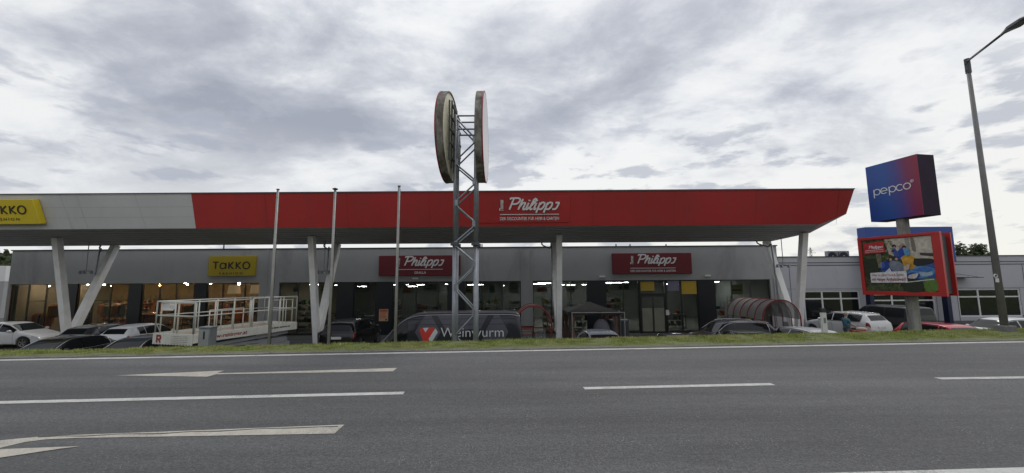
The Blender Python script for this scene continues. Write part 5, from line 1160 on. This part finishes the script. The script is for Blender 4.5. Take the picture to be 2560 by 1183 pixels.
# ================================================================== GARDEN GOODS
def arch(w_, h_, n_=20): # half-round on straight sides
    r = w_/2; s_ = h_-r; return [(-r, 0)]+[(-r, s_*.5)]+[(-r*math.cos(math.pi*k/n_), s_+r*math.sin(math.pi*k/n_)) for k in range(n_+1)]+[(r, s_*.5), (r, 0)]
def shelter(loc, w_, h_, ln, nrib, label, sheet=True):
    t = thing('trolley_shelter', label, 'shelter', loc); ar = arch(w_, h_)
    for k in range(nrib):
        mb = MB(); y = ln*k/(nrib-1); mb.path([(x, y, z) for x, z in ar], .024 if k else .036, 8); mb.build('arch_rib', M_redtube, t, smooth=True)
    mb = MB()
    for x, z in ((-w_/2, .9), (w_/2, .9), (-w_/2, .25), (w_/2, .25)): mb.tube((x, 0, z), (x, ln, z), .03)
    mb.build('side_rail', M_redtube, t)
    if sheet:
        a2 = [(x*.985, z*.99) for x, z in ar][2:-2]; m = len(a2); gm = bpy.data.materials.get('smoky_sheet') or glass_mat('smoky_sheet', (.26, .25, .25), .30, .45)
        mb = MB(); mb.add([(x, y, z) for y in (.05, ln-.05) for x, z in a2], [(i, i+1, m+i+1, m+i) for i in range(m-1)]); mb.build('roof_sheet', gm, t, smooth=True, norm=False)
    return t
shelter((P(1953, 780, 21.9).x, 21.9, LOT), 2.05, P(1953, 750, 21.9).z-LOT, 3.6, 6, 'arched tunnel shelter with red ribs and smoky roof under the right end of the canopy')
shelter((P(1334, 780, 22.3).x, 22.3, LOT), 1.95, P(1334, 766, 22.3).z-LOT, 2.6, 3, 'red arched shelter between the panel van and the third column')
def trolley(loc, rz, label, grp):
    t = thing('shopping_trolley', label, 'trolley', loc, rz, grp); mb = MB()
    lo = [(-.22,-.3,.55),(.22,-.3,.55),(.24,.35,.5),(-.24,.35,.5)]; hi = [(-.26,-.42,.95),(.26,-.42,.95),(.28,.42,1.0),(-.28,.42,1.0)]
    for r_ in (lo, hi):
        for i in range(4): mb.tube(r_[i], r_[(i+1) % 4], .008, n=4)
    for i in range(4):
        for k in range(6): a = Vector(lo[i]).lerp(Vector(lo[(i+1) % 4]), k/6); b = Vector(hi[i]).lerp(Vector(hi[(i+1) % 4]), k/6); mb.tube(a, b, .005, n=4)
    mb.build('basket', M_chrome, t); mb = MB()
    for s_ in (-.24, .24): mb.tube((s_, .38, .98), (s_, .3, .12), .014, n=6); mb.tube((s_, .34, .15), (s_*.8, -.38, .15), .014, n=6)
    mb.build('frame', M_chrome, t); mb = MB(); mb.tube((-.28, .45, 1.02), (.28, .45, 1.02), .018, n=8); mb.build('handle', M_redtube, t)
    for x in (-.22, .22):
        for y in (-.35, .33): w_ = MB(); w_.lathe([(0, -.015), (.06, -.015), (.06, .015), (0, .015)], (x, y, .06), 10, 'x'); w_.build('wheel', M_rubber, t)
    return t
bs = Vector((P(1334, 780, 22.6).x, 22.9, LOT)); tr0 = trolley((bs.x-.35, bs.y, LOT), 0, 'wire shopping trolley with red handle parked inside the small red arched shelter', 'trolleys in the small shelter')
dup(tr0, (bs.x-.35, bs.y+.35, LOT)); dup(tr0, (bs.x+.4, bs.y+.1, LOT)); dup(tr0, (bs.x+.4, bs.y+.5, LOT))
b2 = Vector((P(1953, 780, 21.9).x, 22.5, LOT)); 
for k in range(4): dup(tr0, (b2.x+.1, b2.y+.35*k, LOT), label='wire shopping trolley with red handle parked inside the long tunnel shelter', group='trolleys in the tunnel shelter')
# red bench in small shelter
c_ = P(1312, 815, 24.9); t = thing('bench', 'dark red slatted bench behind the small arched shelter', 'bench', (c_.x, 25.2, LOT))
mb = MB(); mb.box((-.6, -.2, .42), (.6, .2, .47)); mb.build('seat', M_redtube, t); mb = MB()
for k in range(3): mb.box((-.6, .2, .55+.14*k), (.6, .23, .65+.14*k))
mb.build('backrest', M_redtube, t)
for s_ in (-.5, .5): mb = MB(); mb.box((s_-.03, -.18, 0), (s_+.03, -.12, .42)); mb.box((s_-.03, .2, 0), (s_+.03, .235, .55)); mb.build('leg', M_dark, t)
# pavilion
c_ = P(1475, 780, 24.4); GX, GY = c_.x, 24.6; t = thing('garden_pavilion', 'garden pavilion with charcoal fabric roof and tied back brown curtains', 'pavilion', (GX, GY, LOT))
ez = P(1475, 780, GY-1.3).z-LOT; az = P(1475, 754, GY).z-LOT; hw = 1.42
mb = MB(); n_ = 7; vs = []
for i in range(n_+1):
    k = i/n_; z = ez+(az-ez)*(k**.82)-.07*math.sin(math.pi*k); r_ = (hw+.08)*(1-k)+.02
    for s1, s2 in ((-1,-1),(0,-1.0),(1,-1),(1,0),(1,1),(0,1),(-1,1),(-1,0)): vs.append((r_*s1, r_*s2, z))
mb.add(vs, [(i*8+k, i*8+(k+1) % 8, (i+1)*8+(k+1) % 8, (i+1)*8+k) for i in range(n_) for k in range(8)]); mb.add([(v[0]*1.0, v[1]*1.0, v[2]-s_) for s_ in (0, .16) for v in vs[:8]], [(k, (k+1) % 8, 8+(k+1) % 8, 8+k) for k in range(8)]); mb.build('roof_fabric', M_fabric, t, smooth=False)
for s1 in (-1, 1):
    for s2 in (-1, 1):
        mb = MB(); mb.box((s1*hw-.04, s2*hw-.04, 0), (s1*hw+.04, s2*hw+.04, ez)); mb.build('post', M_dark, t)
        mb = MB(); cp_ = []
        for k in range(13):
            z = ez*(1-k/12); rr = .17-.09*math.exp(-((z-1.1)/.25)**2); cp_.append((rr, z-.02))
        vs = []; m = 14
        for (rr, z) in cp_:
            for j in range(m): a = 2*math.pi*j/m; q_ = rr*(1+.22*math.cos(j*math.pi)); vs.append((s1*(hw-.16)+q_*math.cos(a), s2*(hw-.16)+q_*.7*math.sin(a), max(0, z)))
        mb.add(vs, [(i*m+j, i*m+(j+1) % m, (i+1)*m+(j+1) % m, (i+1)*m+j) for i in range(12) for j in range(m)]); mb.build('curtain', M_curtain, t, smooth=False)
# steel frame in front
p0 = P(1430, 782, 22.4); p1 = P(1561, 780, 22.4); t = thing('steel_frame', 'thin grey steel goods frame standing in front of the pavilion', 'frame', ((p0.x+p1.x)/2, 22.4, LOT), world=True); mb = MB()
for x in (p0.x, p1.x): 
    for y in (22.4, 23.4): mb.beam((x, y, LOT), (x, y, p0.z-.021), .04, .04)
mb.build('upright', M_pole, t); mb = MB(); mb.beam((p0.x-.02, 22.4, p0.z), (p1.x+.02, 22.4, p0.z), .04, .04, side=(0, 1, 0)); mb.beam((p0.x-.02, 23.4, p0.z), (p1.x+.02, 23.4, p0.z), .04, .04, side=(0, 1, 0)); mb.build('top_rail', M_pole, t)
# hanging chair
c_ = P(1503, 815, 23.0); t = thing('hanging_chair', 'grey domed hanging garden chair inside the steel frame', 'garden chair', (c_.x, 22.95, LOT)); mb = MB(); pr_ = []
for k in range(15): a = math.pi*(k/14); pr_.append((.46*math.sin(a)*(1.0 if a > 1.5 else 1), .95-.62*math.cos(a) if a > 1.57 else .95-.5*math.cos(a)))
mb.lathe(pr_, n=24); mb.build('shell', mat('chair_grey', (.10, .10, .12), .8, bump=.6, bscale=60), t, smooth=True)
mb = MB(); mb.lathe([(.03, 1.5), (.10, 1.62), (.14, 1.85), (.02, 1.98)], n=10); mb.build('hanger', M_fabric, t)
mb = MB(); mb.lathe([(.45, .02), (.50, .05), (.46, .08)], n=24); mb.tube((0, .55, .05), (0, .55, 1.9), .03); mb.path([(0, .55, 1.9), (0, .4, 2.0), (0, 0, 1.98)], .03); mb.build('stand', M_dark, t)
# table and box stack by the pavilion
c_ = P(1465, 838, 23.6); t = thing('garden_table', 'small slatted garden table under the pavilion', 'table', (c_.x, 24.0, LOT)); mb = MB()
for k in range(6): mb.box((-.45, -.3+.1*k, .62), (.45, -.22+.1*k, .66))
mb.build('tabletop', mat('table_wood', (.22, .16, .12), .7), t)
for s1 in (-.4, .4):
    for s2 in (-.22, .2): mb = MB(); mb.box((s1-.025, s2-.025, 0), (s1+.025, s2+.025, .62)); mb.build('leg', M_dark, t)
c_ = P(1548, 812, 25.0); t = thing('display_crate', 'dark grey storage chest with a blue crate on show right of the pavilion', 'chest', (c_.x, 25.2, LOT)); mb = MB(); mb.box((-.55, -.35, 0), (.55, .35, 1.25)); mb.build('body', mat('chest', (.07, .075, .09), .7), t, bevel=.02)
mb = MB(); mb.box((-.58, -.38, 1.25), (.58, .38, 1.32)); mb.build('lid', mat('chest_lid', (.13, .15, .17), .6), t, bevel=.02)
mb = MB(); 
for k in range(5): mb.box((-.5+.21*k, -.365, .08), (-.46+.21*k, -.351, 1.2))
mb.build('rib', M_dark, t)
# ================================================================== PERSON with cart
def skin(name, chain, m, parent, sub=2):
    # chain: list of (points [(pos, radius)]), joined at index references
    me = bpy.data.meshes.new(name); vs = []; es = []; rad = []
    for br_ in chain:
        start = br_[0]; prev = start if isinstance(start, int) else None
        for it in (br_[1:] if isinstance(start, int) else br_):
            vs.append(it[0]); rad.append(it[1]); i = len(vs)-1
            if prev is not None: es.append((prev, i))
            prev = i
    me.from_pydata(vs, es, []); me.materials.append(m); o = bpy.data.objects.new(name, me); C.objects.link(o); o.parent = parent
    md = o.modifiers.new('skin', 'SKIN'); md.use_smooth_shade = True
    for i, r in enumerate(rad):
        sv = me.skin_vertices[0].data[i]; sv.radius = r if isinstance(r, tuple) else (r, r); sv.use_root = (i == 0)
    s_ = o.modifiers.new('sub', 'SUBSURF'); s_.levels = sub; s_.render_levels = sub
    return o
c_ = P(2113, 800, 23.6); pe = thing('person', 'person in teal T-shirt and grey trousers with shoulder strap, pushing a red cart', 'person', (c_.x, 23.6, LOT), 0)
M_skin = mat('skin', (.42, .25, .18), .6); M_teal = mat('teal_shirt', (.07, .19, .24), .9); M_trou = mat('grey_trousers', (.10, .11, .13), .9); M_hair = mat('grey_hair', (.33, .31, .27), .9); M_shoe = mat('shoe', (.03, .03, .03), .7)
hand = lambda base, sgn: [[(base+Vector((.02, -.01*k, -.005)), .009), (base+Vector((.05+.006*(2-abs(k-1.5)), -.012*k+.01, -.03)), .008), (base+Vector((.055, -.012*k+.01, -.06)), .007)] for k in range(4)]
body = [[((0, 0, .95), (.11, .08)), ((0, 0, 1.15), (.10, .08)), ((0.02, 0, 1.36), (.12, .08)), ((.03, 0, 1.47), (.07, .06)), ((.045, 0, 1.56), (.055, .055)), ((.06, 0, 1.63), (.085, .095)), ((.06, 0, 1.72), (.075, .085))],
        [2, ((.02, -.19, 1.38), .055), ((.10, -.23, 1.13), .045), ((.34, -.20, 1.05), .035), ((.42, -.19, 1.05), (.035, .02))], [2, ((.02, .19, 1.38), .055), ((.10, .22, 1.13), .045), ((.34, .18, 1.06), .035), ((.42, .17, 1.06), (.035, .02))],
        [0, ((.0, -.10, .86), .10), ((.03, -.11, .48), .062), ((-.03, -.11, .08), .042), ((.10, -.12, .04), .035)], [0, ((.0, .10, .86), .10), ((.10, .11, .50), .062), ((.12, .11, .08), .042), ((.24, .12, .04), .035)]]
for sy_, wi in ((-1, 10), (1, 14)):
    bx_, by_, bz_ = (.44, sy_*.18, 1.06)
    for k in range(4): body.append([wi, ((bx_+.03, by_-.03+.02*k, bz_+.005), .010), ((bx_+.065+.004*(k % 3), by_-.032+.021*k, bz_-.008), .009), ((bx_+.07, by_-.032+.021*k, bz_-.035), .008)])
    body.append([wi, ((bx_+.01, by_-sy_*.04, bz_-.005), .010), ((bx_+.04, by_-sy_*.045, bz_-.02), .009)])
skin('body', body, M_skin, pe)
skin('shirt', [[((0, 0, .84), (.165, .13)), ((0, 0, .95), (.165, .125)), ((0, 0, 1.15), (.155, .12)), ((0.02, 0, 1.37), (.17, .12)), ((.03, 0, 1.47), (.085, .08))], [3, ((.02, -.20, 1.38), .075), ((.08, -.235, 1.18), .065)], [3, ((.02, .20, 1.38), .075), ((.08, .225, 1.18), .065)]], M_teal, pe)
mb = MB(); mb.lathe([(.0, .84), (.165, .85), (.163, .95), (.152, 1.10), (.160, 1.25), (.165, 1.36), (.12, 1.45), (.07, 1.485), (.0, 1.49)], n=24); mb.v = [(x*.74+.012, y*1.08, z) for x, y, z in mb.v]; mb.build('shirt_hem', M_teal, pe, smooth=True)
skin('trousers', [[((0, 0, .98), (.15, .11)), ((0, -.10, .84), .11), ((.03, -.11, .48), .078), ((-.03, -.11, .10), .062)], [0, ((.0, .10, .84), .11), ((.10, .11, .50), .078), ((.12, .11, .10), .062)]], M_trou, pe)
mb = MB(); mb.ball((.045, 0, 1.70), (.105, .095, .095)); mb.build('hair', M_hair, pe, smooth=True)
mb = MB(); mb.ball((.155, 0, 1.645), (.02, .016, .025)); mb.build('nose', M_skin, pe, smooth=True)
for s_ in (-1, 1):
    mb = MB(); mb.ball((.06, s_*.098, 1.65), (.02, .012, .032)); mb.build('ear', M_skin, pe, smooth=True)
    mb = MB(); mb.ball((.140, s_*.034, 1.665), .010); mb.build('eye', M_black, pe, smooth=True)
    mb = MB(); mb.ball((.06 if s_ < 0 else .20, s_*.115, .05), (.14, .05, .05)); mb.build('shoe', M_shoe, pe, smooth=True)
mb = MB(); mb.box((.138, -.025, 1.600), (.146, .025, 1.608)); mb.build('mouth', mat('lips', (.3, .12, .1), .6), pe)
mb = MB(); mb.path(smoothpts([(.0, .18, 1.45), (.0, .05, 1.47), (.0, -.10, 1.40)]), .016, 6); mb.path(smoothpts([(-.0, .16, 1.46), (.0, .08, 1.2), (.0, 0, 1.0)]), .01, 6)
mb = MB(); mb.path(smoothpts([(.03, .14, 1.475), (.12, .04, 1.36), (.155, -.08, 1.15), (.10, -.16, .98), (-.05, -.17, .96), (-.15, -.05, 1.15), (-.13, .08, 1.36), (-.02, .14, 1.475)]), .016, 6); mb.build('shoulder_strap', M_black, pe, smooth=True)
cx0 = c_.x+.75; t = thing('shopping_cart', 'low red two-wheeled cart pushed by the person', 'cart', (cx0, 23.55, LOT)); mb = MB()
mb.add([(-.30,-.22,.30),(.45,-.22,.30),(.45,.22,.30),(-.30,.22,.30),(-.38,-.30,.78),(.62,-.30,.70),(.62,.30,.70),(-.38,.30,.78)], [(0,3,2,1),(0,1,5,4),(1,2,6,5),(2,3,7,6),(3,0,4,7),(4,5,6,7)]); mb.build('tub', mat('tub_red', (.42, .03, .03), .5), t, bevel=.04)
mb = MB(); mb.tube((-.35, -.2, .74), (-.42, -.2, 1.06), .015); mb.tube((-.35, .2, .74), (-.42, .2, 1.06), .015); mb.tube((-.42, -.24, 1.06), (-.42, .24, 1.06), .018); mb.tube((.5, -.2, .3), (.6, -.2, .02), .015); mb.tube((.5, .2, .3), (.6, .2, .02), .015); mb.build('handle', M_pole, t)
mb = MB(); mb.ball((.1, 0, .83), (.3, .2, .12)); mb.build('load', mat('sack', (.45, .38, .3), .9), t, smooth=True)
for s_ in (-.27, .27): mb = MB(); mb.lathe([(.16, -.02), (.19, -.02), (.19, .02), (.16, .02)], (.05, s_, .19), 20, 'y'); mb.lathe([(0, -.02), (.03, -.02), (.03, .02), (0, .02)], (.05, s_, .19), 8, 'y'); mb.build('wheel', M_rubber, t)
# bicycle by the corner of the store
c_ = P(2018, 810, 28.0); t = thing('bicycle', 'bicycle leaning near the wall left of the white crossover', 'bicycle', (c_.x, 28.0, LOT), R(10))
for x in (-.52, .52):
    mb = MB(); mb.path([(x+.33*math.cos(2*math.pi*k/24), 0, .34+.33*math.sin(2*math.pi*k/24)) for k in range(24)], .018, 6, closed=True)
    for k in range(8): a = math.pi*k/8; mb.tube((x+.32*math.cos(a), 0, .34+.32*math.sin(a)), (x-.32*math.cos(a), 0, .34-.32*math.sin(a)), .003, n=3)
    mb.build('wheel', M_rubber, t, smooth=True)
mb = MB(); pts_ = dict(r=(-.52,0,.34), b=(-.08,0,.30), s=(-.22,0,.85), h=(.36,0,.88), f=(.52,0,.34))
for a, b in (('r','b'),('b','s'),('s','h'),('b','h'),('h','f'),('r','s')): mb.tube(pts_[a], pts_[b], .018, n=8)
mb.build('frame', M_galv, t); mb = MB(); mb.ball((-.24, 0, .93), (.13, .07, .035)); mb.build('saddle', M_black, t); mb = MB(); mb.tube((.36, 0, .88), (.34, 0, 1.0), .012); mb.tube((.34, -.28, 1.0), (.34, .28, 1.0), .013); mb.build('handlebar', M_black, t)

for o_ in bpy.data.objects:
    if '_world' in o_: del o_['_world']
